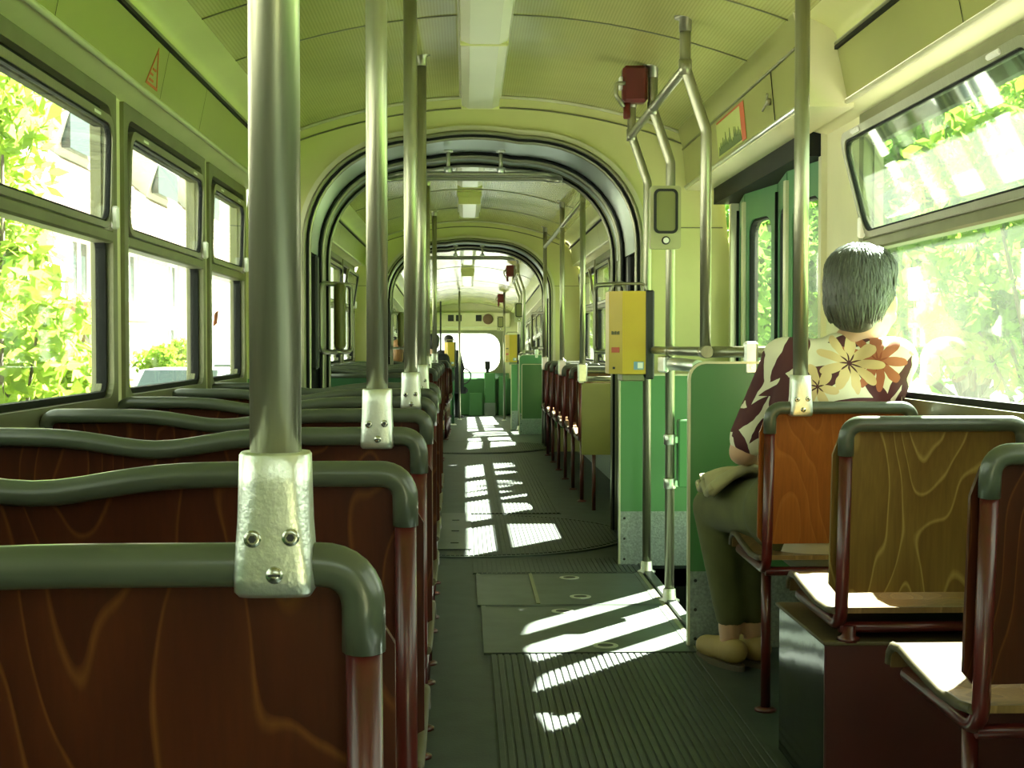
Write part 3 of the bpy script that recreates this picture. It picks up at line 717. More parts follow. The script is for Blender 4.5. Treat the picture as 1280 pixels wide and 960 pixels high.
# ================================================================== seats
ZG = .833                                              # height of the grip rail axis
ORD = ['first', 'second', 'third', 'fourth', 'fifth', 'sixth', 'seventh', 'eighth']
def lean(z): return -(z - .45) * .085
def grip_z(x, W, double):
    return ZG - (.024 * math.exp(-((x + .03) / .12) ** 2) if double else 0)
def make_seat(label, W, wood, aisle, double, group, pan='wood_seat', legs=1, box=None):
    t = thing('double_seat' if double else 'single_seat', label, 'seat', group=group)
    hw = W / 2 - .0168; rg = .0168
    top = [(hw - .0 - (2 * hw) * k / 24, 0, 0) for k in range(25)]
    path = [Vector((hw, lean(.766), .766)), Vector((hw, lean(ZG), ZG))]
    mid = [Vector((x, lean(ZG), grip_z(x, W, double))) for x in [hw - .09 - (2 * hw - .18) * k / 22 for k in range(23)]]
    path += mid + [Vector((-hw, lean(ZG), ZG)), Vector((-hw, lean(.766), .766))]
    rr = [0] + [.058] + [.0] * len(mid) + [.058] + [0]
    pts = fillet(path, rr, 8)
    MB().tube(pts, rg, 14).build('grip_rail', 'grip', t)
    fr = MB()
    for s in (-1, 1):
        fr.tube(fillet([(s * hw, lean(.77), .77), (s * hw, lean(.42), .40), (s * hw, .36, .405)], .05, 6), .0142, 12)
    fr.tube([(-hw, .02, .395), (hw, .02, .395)], .012, 10)
    fr.tube([(-hw, .33, .402), (hw, .33, .402)], .012, 10)
    f = fr.build('frame', 'red_frame', t)
    # plywood back, a little wider than the frame, on the seat side of the tubes
    pw = W / 2 + .006; n = 26; vs = []; fs = []; rows = 7
    for i in range(n + 1):
        x = -pw + 2 * pw * i / n
        e = pw - abs(x); rc = .07
        zt = grip_z(x, W, double) + .004
        if e < rc: zt -= rc - math.sqrt(max(0, rc * rc - (rc - e) ** 2))
        zb = .468 + (.02 - math.sqrt(max(0, .0004 - max(0, .02 - e) ** 2)))
        for j in range(rows + 1):
            z = zb + (zt - zb) * j / rows
            y = lean(z) + .016 + .022 * (1 - (x / pw) ** 2) * (.35 + .65 * math.sin(PI * min(1, (z - .42) / .42)))
            vs.append((x, y, z)); vs.append((x, y + .011, z))
    m = (rows + 1) * 2
    for i in range(n):
        for j in range(rows):
            a = i * m + j * 2; b = a + m
            fs += [(a, a + 2, b + 2, b), (a + 1, b + 1, b + 3, a + 3)]
        fs += [(i * m, (i + 1) * m, (i + 1) * m + 1, i * m + 1), (i * m + m - 2, i * m + m - 1, (i + 1) * m + m - 1, (i + 1) * m + m - 2)]
    for j in range(rows):
        for q in (0, n): a = q * m + j * 2; fs.append((a, a + 1, a + 3, a + 2))
    MB().add(vs, fs, True).build('backrest', wood, t).modifiers.new('edge', 'EDGE_SPLIT').split_angle = R(40)
    # rolled plywood seat
    prof = [(.0, .440), (.06, .432), (.15, .430), (.28, .444), (.36, .456), (.405, .452), (.425, .435), (.430, .415)]
    low = [(y - (.010 if z < .44 and y > .4 else 0), z - .012) for y, z in prof][::-1]
    MB().prism(prof + low, lambda u, v, d: (d, u, v), -W / 2 + .004, W / 2 - .004).build('seat', pan, t)
    for s in (-1, 1):
        sx = s * (W / 2 - .004)
        MB().tube([(sx, y, z - .006) for y, z in prof], .0085, 8).build('seat_edge', 'seat_edge', t)
    if box is None:
        ax = aisle * hw
        lx = [(ax - aisle * .02, .10)] if legs == 1 else [(ax - aisle * .02, .05), (ax - aisle * .02, .30)]
        for (x, y) in lx:
            lg = MB().tube([(x, y, 0.006), (x, y, .40)], .0135, 12).build('leg', 'red_frame', t)
            MB().lathe([(.030, 0), (.030, .006), (.018, .012)], (x, y, 0), n=16).build('foot', 'red_frame', lg)
        MB().box(*sorted((-aisle * (W / 2 + .02), -aisle * (W / 2 - .03))), .04, .32, .36, .40, .005).build('wall_bracket', 'red_frame', t)
    else:
        fx = aisle * (hw - .02)
        for x in (fx, -fx):
            MB().lathe([(.024, box), (.024, box + .008), (.015, box + .012), (.015, .40)], (x, .015, 0), n=16).build('foot', 'red_frame', t)
    return t

GL = 'double seats along the left windows'
first = make_seat('x', .920, 'wood_red_shaded', 1, True, GL, legs=2)
NL = 7
for i in range(NL):
    k = NL - 1 - i
    lab = 'shade-toned plywood double seat, %s row back from the first passage arch, left side' % ORD[k] if k else 'shade-toned plywood double seat right before the first passage arch, left side'
    mtx = Matrix.Translation((-.061 - .460 - .007 * max(0, i - 1), 1.10 + .745 * i, 0))
    if i == 0: first.matrix_world = mtx; first['label'] = lab
    else: dup(first, lab, GL, mtx)

GR = 'single seats along the right windows'
RX = .985
sA = make_seat('orange-brown plywood single seat that the woman in the floral top sits on', .410, 'wood_orange', -1, False, GR); sA.location = (RX, 3.69, 0)
sB = make_seat('olive-brown plywood single seat with bold grain, mounted on the heater box', .410, 'wood_olive', -1, False, GR, box=.366); sB.location = (RX, 2.95, 0)
sC = make_seat('plywood single seat two rows behind the woman in the floral top', .410, 'wood_red_shaded', -1, False, GR); sC.location = (RX, 2.14, 0)
# heater box under seat B
hb_ = thing('heater_box', 'low heater box with red end and glossy black side under the single seats', 'heater', (.99, 3.10, 0))
MB().box(-.225, .21, -.14, .30, .006, .362, .004).build('casing', 'black_gloss', hb_)
MB().box(-.228, .21, -.152, -.14, .0, .366, .003).build('end_panel', 'red_box', hb_)
MB().box(-.232, .212, -.156, .31, .360, .368, .002).build('lid', 'seat_edge', hb_)

# ------------------------------------------------------------------ poles clamped to grip rails
def clamp_pole(label, x, y, ztop, r=.0195, group=None):
    y = y + lean(ZG)
    t = thing('grab_pole', label, 'pole', (x, y, 0), group=group)
    MB().tube([(0, 0, .90), (0, 0, ztop)], r, 24).build('pole', 'steel', t)
    secs = []
    for (z, hw, hd, e) in ((.919, .0255, .0240, 2.6), (.917, .0268, .0255, 2.8), (.895, .0272, .0262, 3.0), (.868, .0278, .0250, 3.6), (.845, .0290, .0245, 5), (.825, .0302, .0240, 6), (.815, .0298, .0225, 6), (.811, .0270, .0190, 5)):
        ring = []
        for k in range(32):
            a = 2 * PI * k / 32; c, s = math.cos(a), math.sin(a)
            ring.append((hw * math.copysign(abs(c) ** (2 / e), c), hd * math.copysign(abs(s) ** (2 / e), s), z))
        secs.append(ring)
    vs = [p for q in secs for p in q]; n = 32; fs = []
    for i in range(len(secs) - 1):
        for k in range(n): fs.append((i * n + k, i * n + (k + 1) % n, (i + 1) * n + (k + 1) % n, (i + 1) * n + k))
    fs += [tuple(range(n)), tuple((len(secs) - 1) * n + k for k in range(n))]
    b = MB().add(vs, fs, True).build('bracket', 'alu', t)
    for (sx, sz, kind) in ((-.0140, .856, 0), (.0140, .857, 0), (.002, .829, 1)):
        sc = MB().lathe([(.0066, -.0225), (.0066, -.0262), (.0058, -.0272), (.0036 if not kind else .0020, -.0274 if not kind else -.0284)], (sx, 0, sz), axis='y', n=16).build('screw', 'screw', b)
        if not kind: MB().lathe([(.0030, -.0268), (.0030, -.0277)], (sx, 0, sz), axis='y', n=6).build('screw_recess', 'screw_dark', b)
        else: MB().box(sx - .0045, sx + .0045, -.0289, -.0275, sz - .0008, sz + .0008).build('screw_recess', 'screw_dark', b)
    if ztop > 1.5:
        MB().lathe([(r + .002, ztop - .05), (r + .003, ztop - .048), (r + .003, ztop - .012), (r + .016, ztop - .008), (r + .016, ztop)], n=20).build('ceiling_flange', 'steel', t)
    return t
for (x, i) in ((-.1435, 0), (-.160, 2), (-.157, 4), (-.172, 6)):
    k = NL - 1 - i
    clamp_pole(('steel pole clamped to the %s double seat back from the first passage arch' % ORD[k] if k else 'steel pole clamped to the double seat right before the first passage arch'), x, 1.10 + .745 * i, ceil_z(x, H1, XC1) + .01, group='poles on the left grip rails')
clamp_pole('steel pole clamped to the grip rail behind the woman in the floral top', .876, 3.69, ceil_z(.876, H1, XC1) + .01)

# ------------------------------------------------------------------ door zone: bent poles, rails, boards, devices
def bent_pole(label, x0, x1, y, zb, zt, group, clamps=()):
    t = thing('bent_pole', label, 'pole', (x0, y, zb), group=group)
    MB().tube(fillet([(0, 0, 0.0), (0, 0, 1.70 - zb), (x1 - x0, 0, 1.905 - zb), (x1 - x0, 0, zt - zb)], .06, 6), .0185, 16).build('pole', 'steel', t)
    MB().lathe([(.021, zt - zb - .05), (.021, zt - zb - .012), (.036, zt - zb - .008), (.036, zt - zb)], (x1 - x0, 0, 0), n=20).build('ceiling_flange', 'steel', t)
    if zb < .1: MB().lathe([(.040, 0), (.040, .008), (.026, .014), (.024, .05), (.0195, .052)], n=20).build('floor_flange', 'alu', t)
    MB().lathe([(.022, 1.88 - zb), (.022, 1.93 - zb)], (x1 - x0, 0, 0), n=16).build('tee_collar', 'steel', t)
    for z in clamps: MB().lathe([(.022, z - .02 - zb), (.024, z - .018 - zb), (.024, z + .018 - zb), (.022, z + .02 - zb)], n=16).build('clamp', 'alu', t)
    return t

def board(name, label, x0, x1, y, z0, zk, z1, r, green='green', cat='partition', kick=True, thick=.018):
    t = thing(name, label, cat, ((x0 + x1) / 2, y, z0))
    cx = (x0 + x1) / 2; a, b = x0 - cx, x1 - cx
    MB().prism(rrect(a, b, zk - z0, z1 - z0, [.004, r, .004, .004]), MXZ, -thick / 2, thick / 2).build('panel', green, t)
    MB().ring(rrect(a, b, 0, z1 - z0, [.004, r, .004, .004]), rrect(a - .008, b, -.0, z1 - z0 + .008, [.004, r + .008, .004, .004]), MXZ, -thick / 2 - .004, thick / 2 + .004).build('edge_trim', 'alu_cream', t)
    if kick:
        MB().box(a, b, -thick / 2 - .003, thick / 2 + .003, 0, zk - z0).build('kick_plate', 'kick', t)
        for k in range(3):
            MB().lathe([(.006, -thick / 2 - .003), (.004, -thick / 2 - .006)], (a + .018, 0, .03 + k * (zk - z0 - .06) / 2), axis='y', n=10).build('screw', 'screw_dark', t)
    return t

def validator(label, x, y, z0, sc=1.0, xback=.036):
    """yellow ticket stamping box; faces the aisle (-x), black back plate on its pole side"""
    t = thing('ticket_validator', label, 'ticket validator', (x, y, z0))
    H = .348 * sc; W = .150 * sc; D = .20 * sc; c = .052 * sc
    MB().prism([(-W / 2, .045 * sc), (-W / 2 + c, 0), (W / 2, 0), (W / 2, D), (-W / 2, D)], MXY, 0, H).build('cover', 'yellow', t)
    MB().box(W / 2, W / 2 + xback, -.006, D, -.022 * sc, H + .004, .006).build('back_plate', 'black', t)
    MB().box(-W / 2 + c, W / 2 - .004, .01, D - .02, -.030 * sc, 0, .004).build('base_block', 'frame_alu', t)
    # lettering strokes, red label and sticker on the cover
    dx, dy = c, -.045 * sc; ln = math.hypot(dx, dy)
    fm = lambda u, v, d: (-W / 2 + dx * u / ln - d * .65, .045 * sc + dy * u / ln - d * .75, v)
    for k in range(5):
        u = .014 * sc + k * .0085 * sc
        MB().prism([(u, .165 * sc), (u + .0055 * sc, .165 * sc), (u + .0055 * sc, (.180 - .003 * (k % 2)) * sc), (u, .180 * sc)], fm, .0002, .0012).build('letter', 'ink', t)
    MB().prism([(.014 * sc, .090 * sc), (.054 * sc, .090 * sc), (.054 * sc, .112 * sc), (.014 * sc, .112 * sc)], fm, .0002, .0015).build('red_label', 'sticker_red', t)
    MB().prism([(.020, .02), (.032, .02), (.032, .03), (.020, .03)], fm, .0002, .0015).build('lock', 'screw_dark', t)
    MB().box(W / 2 - .05 * sc, W / 2 - .008 * sc, -.0012, 0, .018 * sc, .052 * sc).build('sticker', 'sticker_blue', t)
    MB().box(W / 2 - .034 * sc, W / 2 - .012 * sc, -.0022, -.001, .024 * sc, .048 * sc).build('sticker_print', 'white', t)
    MB().tube(fillet([(-W / 2 + .02, D * .5, H - .002), (-W / 2 + .02, D * .5, H + .035), (W / 2 + .01, D * .5, H + .035), (W / 2 + .01, D * .5, H - .002)], .02, 4), .006, 8).build('grab_bow', 'steel', t)
    return t

def display(label, x, y, z):
    t = thing('stop_request_panel', label, 'button panel', (x, y, z))
    MB().prism(rrect(-.058, .058, -.12, .12, .012), MXZ, 0, .045).build('housing', 'display_body', t)
    MB().ring(rrect(-.036, .036, -.052, .098, .014), rrect(-.046, .046, -.062, .108, .022), MXZ, -.008, 0).build('bezel', 'black', t)
    MB().prism(rrect(-.037, .037, -.053, .099, .014), MXZ, -.003, 0).build('face', 'display_face', t)
    MB().lathe([(.016, 0), (.016, -.006), (.013, -.009)], (0, 0, -.088), axis='y').build('button_ring', 'screw_dark', t)
    MB().lathe([(.011, -.004), (.011, -.012), (.007, -.014)], (0, 0, -.088), axis='y').build('button', 'white', t)
    return t
def brake(label, x, y, z):
    t = thing('emergency_brake', label, 'brake handle', (x, y, z))
    MB().box(-.048, .048, -.03, .04, -.07, .07, .012).build('housing', 'brake_red', t)
    MB().box(-.060, -.046, -.02, .02, -.02, .03, .004).build('seal', 'white', t)
    MB().tube(fillet([(-.04, -.03, .0), (-.075, -.035, .0), (-.075, -.035, -.045), (-.045, -.032, -.09)], .015, 4), .008, 8).build('handle', 'steel', t)
    MB().lathe([(.012, -.13), (.014, -.125), (.014, -.07)], (-.030, 0, 0), n=14).build('stem', 'brake_red', t)
    return t

def door_zone(dy, dx, h, xc, where, full=True):
    X0, X1 = .79 + dx, .72 + dx; g = 'bent poles ' + where
    zt = ceil_z(X1, h, xc) + .008
    bent_pole('bent steel pole carrying the yellow ticket box ' + where, X0, X1, 6.11 + dy, 0, zt, g)
    bent_pole('bent steel pole carrying the stop request panel ' + where, X0, X1, 5.42 + dy, 0, zt, g, (.63, .46, .925))
    bent_pole('bent steel pole rising from the green board ' + where, X0, X1, 4.62 + dy, .974, zt, g)
    single('overhead_rail', MB().tube([(X1, 4.60 + dy, 1.905), (X1, 6.13 + dy, 1.905)], .0165, 14), 'steel', 'overhead steel rail joining the bent poles ' + where, 'rail')
    r = thing('waist_rail', 'waist-high steel rail between the poles ' + where, 'rail', (X0, 5.36 + dy, .974))
    MB().tube([(0, -.74, 0), (0, .75, 0)], .0165, 14).build('rail', 'steel', r)
    for q in (-.74, .06, .75): MB().lathe([(.0195, q - .034), (.0215, q - .03), (.0215, q + .03), (.0195, q + .034)], axis='y', n=16).build('collar', 'steel', r)
    r = thing('barrier_arm', 'short thick white-metal arm clamped to a pole ' + where, 'rail', (X0, 5.10 + dy, .925))
    MB().tube([(0, -.34, 0), (0, .10, 0), (0, .34, -.002)], [.021, .024, .026], 14).build('arm', 'alu', r)
    MB().box(-.035, -.015, .25, .42, -.035, .030, .006).build('arm_bracket', 'alu', r)
    r = thing('board_rail', 'steel rail along the top of the green board ' + where, 'rail', (X0 + .19, 4.62 + dy, .974))
    MB().tube([(-.19, 0, 0), (.225, 0, 0)], .0185, 14).build('rail', 'steel', r)
    b = MB().box(-.065, -.020, -.032, .0, -.075, .035, .008).build('bracket', 'alu', r)
    MB().lathe([(.006, -.036), (.006, -.030)], (-.042, 0, -.05), axis='y', n=12).build('screw', 'screw', b)
    board('door_board', 'glossy green partition board with speckled kick plate in front of the woman' if full else 'green partition board by the front folding door', .737 + dx, 1.205 + dx, 4.60 + dy, 0, .252, .935, .05)
    board('passage_board', 'green partition board with kick plate beside the first passage arch' if full else 'green partition board behind the front ticket box', .697 + dx, 1.20 + dx, 6.32 + dy, 0, .245, .857, .01)
    cb = thing('door_control_box', 'small pale green control box clamped to a pole ' + where, 'control box', (.853 + dx, 5.42 + dy, .446))
    MB().box(-.033, .033, -.03, .03, 0, .262, .005).build('casing', 'green', cb)
    for z in (.03, .232): MB().lathe([(.005, -.03), (.004, -.034)], (.02, 0, z), axis='y', n=10).build('screw', 'screw', cb)
    for z in (.014, .184): MB().box(-.055, -.03, -.012, .012, z - .012, z + .012).build('clip', 'alu', cb)
    validator('yellow ticket stamping box with black back plate ' + where, .680 + dx, 5.885 + dy, .874)
    display('cream stop request panel with grey face and white button ' + where, .762 + dx, 5.352 + dy, 1.482)
    brake('dark red emergency brake housing under the ceiling ' + where, .650 + dx, 5.42 + dy, 1.995)
door_zone(0, 0, H1, XC1, 'by the rear folding door')
XF.append(TILT)
door_zone(12.0, -.10, 1.05, .03, 'by the front folding door', False)
XF.pop()

# ------------------------------------------------------------------ passage fittings
def grab_loop(label, y, xc):
    t = thing('overhead_grab_loop', label, 'grab rail', (xc, y, 1.84))
    loop = [(x, yy, 0) for x, yy in rrect(-.43, .43, -.09, .09, .085, 6)]
    MB().tube([(x, yy, -.03 * max(0, abs(x) - .25) / .18) for x, yy, _ in loop], .013, 10, closed=True).build('loop', 'steel', t)
    for x in (-.12, .135):
        h_ = MB().tube([(x, -.09, 0), (x, -.09, .10)], .010, 10).build('hanger', 'steel', t)
        MB().lathe([(.020, -.016), (.020, .016)], (x, -.09, 0), n=14).build('clamp', 'alu', h_)
        MB().lathe([(.022, .088), (.022, .10)], (x, -.09, 0), n=14).build('flange', 'alu', h_)
grab_loop('overhead steel grab loop inside the first passage', 6.95, .037)
grab_loop('overhead steel grab loop inside the second passage', 13.5, .025)
def bow(label, x, y, s, pad=True):
    t = thing('grab_bow', label, 'handle', (x, y, .96))
    pts = [Vector((0, 0, 0)), Vector((s * .13, .24, 0)), Vector((s * .13, .24, .34)), Vector((0, 0, .34))]
    path = fillet([pts[0].lerp(pts[1], .5)] + pts[1:] + [pts[0], pts[0].lerp(pts[1], .49)], .035, 5)
    MB().tube(path, .0125, 10).build('bow', 'steel', t)
    if pad: MB().capsule((s * .085, .12, .04), .030, (s * .085, .12, .32), .030).build('pad', 'olive_board', t)
    for z in (0, .34): MB().box(-.02 * s - .012, -.02 * s + .012, -.02, .02, z - .015, z + .015, .003).build('mount', 'alu', t)
bow('steel bow handle with pad on the left side of the first passage', -.715, 6.98, 1)
bow('plain steel bow handle on the right side of the first passage', .795, 6.98, -1, False)
bow('steel bow handle with pad on the left side of the second passage', -.71, 13.5, 1)
bow('plain steel bow handle on the right side of the second passage', .775, 13.5, -1, False)

# ------------------------------------------------------------------ middle section furniture
GM = 'single seats of the middle section, right side'
mA = make_seat('x', .37, 'wood_red_shaded', -1, False, GM)
for i in range(6):
    lab = 'dark red plywood single seat of the middle section, %s row beyond its olive end board' % ORD[i]
    mx = Matrix.Translation((.885, 8.80 + .74 * i, 0))
    if i == 0: mA.matrix_world = mx; mA['label'] = lab
    else: dup(mA, lab, GM, mx)
t = thing('end_board', 'olive end board with chrome top rail behind the middle section single seats', 'partition', (.885, 8.42, 0))
MB().prism(rrect(-.19, .175, .335, .765, .008), MXZ, -.009, .009).build('panel', 'olive_board', t)
MB().tube([(-.195, 0, .79), (.17, 0, .79)], .017, 12).build('top_rail', 'steel', t)
MB().box(-.205, -.175, -.02, .02, .765, .81, .004).build('bracket', 'alu', t)
for x in (-.115, .12): MB().tube([(x, .01, 0), (x, .01, .34)], .012, 10).build('leg', 'red_frame', t)
for k, (x, y) in enumerate(((.70, 8.42), (.705, 10.28), (.705, 12.5))):
    t = thing('aisle_pole', ['steel pole standing on the olive end board rail', 'steel pole rising from the middle section single seats', 'steel pole at the last middle section single seat before the second arch'][k], 'pole', (x, y, .80), group='right poles of the middle section')
    zt = ceil_z(x, 1.05, .03) + .01 - .80
    MB().tube([(0, 0, 0), (0, 0, zt)], .0175, 14).build('pole', 'steel', t)
    MB().lathe([(.020, zt - .05), (.020, zt - .012), (.034, zt - .008), (.034, zt)], n=16).build('ceiling_flange', 'steel', t)
    MB().box(-.028, .028, -.024, .024, -.03, .085, .008).build('bracket', 'alu', t)
single('overhead_rail', MB().tube([(.702, 8.40, 1.86), (.705, 12.55, 1.86)], .0150, 12), 'steel', 'overhead steel rail along the right of the middle section', 'rail')
t = thing('left_partition', 'dark green partition just inside the middle section, left side', 'partition', (-.62, 8.30, 0))
MB().prism(rrect(-.38, .36, .10, .80, .03), MXZ, -.012, .012).build('panel', 'green_dark', t)
MB().tube([(-.38, 0, .81), (.36, 0, .81)], .016, 12).build('top_rail', 'grip', t)
for x in (-.2, .2): MB().tube([(x, 0, 0), (x, 0, .12)], .014, 10).build('leg', 'red_frame', t)
GM2 = 'double seats of the middle section, left side'
narrow = make_seat('x', .84, 'wood_red_shaded', 1, True, GM2, legs=2)
for i in range(5):
    (dup if i else lambda o, l, g, m_: (o.__setitem__('label', l), setattr(o, 'matrix_world', m_)))(narrow, 'shade-toned plywood double seat of the middle section, %s row beyond the dark green partition' % ORD[i], GM2, Matrix.Translation((-.595, 8.95 + .76 * i, 0)))
clamp_pole('steel pole on the left double seats of the middle section', -.262, 9.71, ceil_z(-.262, 1.05, .03) + .01)
clamp_pole('second steel pole on the left double seats of the middle section, by the second arch', -.262, 11.99, ceil_z(-.262, 1.05, .03) + .01)

# ------------------------------------------------------------------ front section furniture
XF.append(TILT)
board('entry_board', 'dark green partition just beyond the second passage arch, right side', .60, 1.06, 14.9, .22, .23, .80, .01, green='green', kick=False)
GF = 'double seats of the front section'
for i in range(5):
    dup(narrow, 'shade-toned plywood double seat of the front section, %s row beyond the second passage arch' % ORD[i], GF, TILT @ Matrix.Translation((-.595, 15.0 + .76 * i, 0)))
for i in range(2):
    dup(mA, 'dark red single seat of the front section, %s row past the front folding door' % ('first', 'second')[i], GM, TILT @ Matrix.Translation((.885, 19.7 + .74 * i, 0)))
t = thing('aisle_ticket_pole', 'short pole in the front section aisle for the small ticket box', 'pole', (-.18, 20.3, 0))
MB().tube([(0, 0, 0), (0, 0, 1.06)], .02, 12).build('pole', 'green_dark', t)
MB().lathe([(.05, 0), (.05, .01), (.03, .02)], n=16).build('floor_flange', 'alu', t)
validator('small yellow ticket stamping box on the aisle pole of the front section', -.23, 20.07, .86, .95, .02)
t = thing('cab_pole', 'thin steel pole from floor to ceiling before the driver cab', 'pole', (-.10, 23.2, 0))
MB().tube([(0, 0, 0), (0, 0, 2.12)], .017, 12).build('pole', 'steel', t)
MB().lathe([(.04, 0), (.04, .01), (.025, .02)], n=16).build('floor_flange', 'alu', t)
for k, (x, y) in enumerate(((.62, 22.6),)):
    t = thing('cab_door_pole', 'steel pole with brake box near the driver cab', 'pole', (x, y, 0))
    MB().tube([(0, 0, 0), (0, 0, 2.06)], .0185, 12).build('pole', 'steel', t)
    MB().lathe([(.04, 0), (.04, .01), (.025, .02)], n=16).build('floor_flange', 'alu', t)
display('stop request panel on the pole near the driver cab', .56, 22.5, 1.56)
brake('dark red emergency brake housing near the driver cab', .56, 22.6, 1.97)
# driver cab
t = thing('driver_console', 'pale green driver console under the windscreen', 'console', (.05, 26.6, 0))
MB().box(-.95, .80, -.10, .36, .0, .70, .02).build('dashboard', 'green', t)
MB().prism([(-.12, .68), (.10, .68), (.34, .80), (.34, .68)], MYZ, -.9, .78).build('instrument_hood', 'green_dark', t)
MB().box(.30, .50, -.42, -.10, .0, .80, .015).build('side_cabinet', 'green', t)
MB().box(.56, .72, -.36, -.10, .0, .74, .015).build('side_cabinet', 'green', t)
MB().box(.298, .502, -.424, -.415, .0, .24).build('kick_plate', 'kick', t)
MB().box(.02, .26, -.5, -.2, 0, .42, .01).build('step_box', 'green', t)
lm = MB().tube([(.36, -.2, .78), (.36, -.2, .98)], .03, 10).build('card_reader', 'black', t)
MB().box(.31, .41, -.25, -.2, .86, 1.02, .01).build('reader_head', 'black', lm)
MB().tube([(-.12 + .17 * math.cos(a * PI / 10), -.16 + .05 * math.sin(a * PI / 10), .74 + .15 * math.sin(a * PI / 10)) for a in range(20)], .013, 8, closed=True).build('hand_wheel', 'black', t)
t = thing('swivel_chair', 'tall black driver chair in the cab', 'chair', (-.16, 24.75, 0))
MB().box(-.13, .13, -.05, .03, .42, .98, .04).build('backrest', 'cloth_dark', t)
MB().box(-.22, .20, .0, .45, .42, .54, .04).build('cushion', 'cloth_dark', t)
MB().lathe([(.14, 0), (.14, .03), (.05, .05), (.05, .42)], (0, .2, 0), n=16).build('pedestal', 'black', t)
t = thing('cab_header_panel', 'cream panel with dark gauges above the windscreen', 'panel', (.05, 26.9, 1.66))
MB().box(-.85, .80, .0, .09, .02, .30, .01).build('panel', 'cream_pale', t)
for x in (-.33, -.18, .20): MB().box(x - .055, x + .055, -.012, 0, .13, .25).build('gauge', 'black', t)
MB().lathe([(.10, 0), (.10, -.03), (.08, -.04)], (.38, 0, .17), axis='y').build('loudspeaker', 'wood_brown', t)
MB().box(-.85, .80, -.05, .0, .0, .02).build('ledge', 'alu_cream', t)
t = thing('cab_partition', 'dark green driver cab partition with side glass, left side', 'partition', (-.62, 24.0, 0))
MB().box(-.40, .20, -.015, .015, 0, .86).build('panel', 'green_dark', t)
MB().box(.18, .21, -.02, .02, 0, 2.0).build('post', 'black', t)
XF.pop()
# ================================================================== people
def flower_shirt():
    m = bpy.data.materials.new('floral_cloth'); m.use_nodes = True
    nt = m.node_tree; N = nt.nodes; L = nt.links; b = N['Principled BSDF']; b.inputs['Roughness'].default_value = .8
    tc = N.new('ShaderNodeTexCoord'); sp = N.new('ShaderNodeSeparateXYZ'); L.new(tc.outputs['Object'], sp.inputs[0])
    def ma(op, a, b_=None):
        n = N.new('ShaderNodeMath'); n.operation = op
        for i, q in enumerate((a, b_)):
            if q is None: continue
            if isinstance(q, (int, float)): n.inputs[i].default_value = q
            else: L.new(q, n.inputs[i])
        return n.outputs[0]
    cur = None
    def over(maskv, col):
        nonlocal cur
        mx = N.new('ShaderNodeMix'); mx.data_type = 'RGBA'; L.new(maskv, mx.inputs[0])
        if cur is None: mx.inputs[6].default_value = (.80, .74, .56, 1)
        else: L.new(cur, mx.inputs[6])
        mx.inputs[7].default_value = (*col, 1); cur = mx.outputs[2]
    X, Z = sp.outputs[0], sp.outputs[2]
    no = N.new('ShaderNodeTexNoise'); no.inputs['Scale'].default_value = 14; L.new(tc.outputs['Object'], no.inputs['Vector'])
    X = ma('ADD', X, ma('MULTIPLY', ma('SUBTRACT', no.outputs['Fac'], .5), .03))
    X = ma('SUBTRACT', X, .075)
    def leaf(cx, cz, a, b_, rot, col):
        c, s = math.cos(rot), math.sin(rot)
        dx, dz = ma('SUBTRACT', X, cx), ma('SUBTRACT', Z, cz)
        u = ma('DIVIDE', ma('ADD', ma('MULTIPLY', dx, c), ma('MULTIPLY', dz, s)), a)
        v = ma('DIVIDE', ma('ADD', ma('MULTIPLY', dx, -s), ma('MULTIPLY', dz, c)), b_)
        au = ma('ABSOLUTE', u)
        f = ma('ADD', ma('POWER', au, 1.5), ma('ABSOLUTE', v))
        over(ma('LESS_THAN', f, 1.0), col)
    def flower(cx, cz, rad, n, rot, col, core):
        dx, dz = ma('SUBTRACT', X, cx), ma('SUBTRACT', Z, cz)
        r = ma('SQRT', ma('ADD', ma('MULTIPLY', dx, dx), ma('MULTIPLY', dz, dz))); th = ma('ARCTAN2', dz, dx)
        w = ma('ABSOLUTE', ma('COSINE', ma('ADD', ma('MULTIPLY', th, n / 2), rot)))
        lim = ma('MULTIPLY', ma('ADD', ma('MULTIPLY', ma('POWER', w, 1.15), .62), .38), rad)
        over(ma('LESS_THAN', r, lim), col)
        over(ma('LESS_THAN', r, ma('MULTIPLY', ma('ADD', ma('MULTIPLY', w, -.35), .45), rad * .8)), core)
    BU = (.085, .018, .022); OR = (.42, .13, .06); CR = (.74, .55, .28)
    for (cx, cz, a, b_, rt) in ((-.15, .98, .11, .030, .9), (-.12, .90, .13, .034, .35), (-.03, .835, .13, .020, .12), (.06, .865, .11, .020, -.8), (.115, .90, .08, .018, 1.1), (.10, .78, .11, .022, 1.2), (-.19, .84, .10, .024, 1.5), (.17, .83, .10, .022, -1.1), (-.10, .70, .14, .03, .5), (.08, .66, .13, .03, -.5), (-.16, .60, .1, .03, 1.2), (.0, .58, .12, .03, .1), (-.215, .78, .075, .02, .9), (-.20, .73, .06, .018, 2.3), (.0, 1.01, .06, .02, .1), (-.25, .90, .09, .02, 1.3), (-.27, .80, .08, .02, .8), (-.28, .70, .08, .02, 1.9)):
        leaf(cx, cz, a, b_, rt, BU)
    flower(.05, .955, .085, 9, .2, OR, (.30, .07, .03))
    flower(-.015, .948, .084, 9, .3, CR, BU); flower(-.115, .885, .060, 7, .8, CR, BU); flower(.10, .70, .075, 8, .1, CR, BU)
    flower(-.05, .62, .07, 8, .5, CR, BU); flower(.19, .99, .05, 7, .5, CR, OR)
    L.new(cur, b.inputs['Base Color'])
    MATS['floral'] = m
flower_shirt()

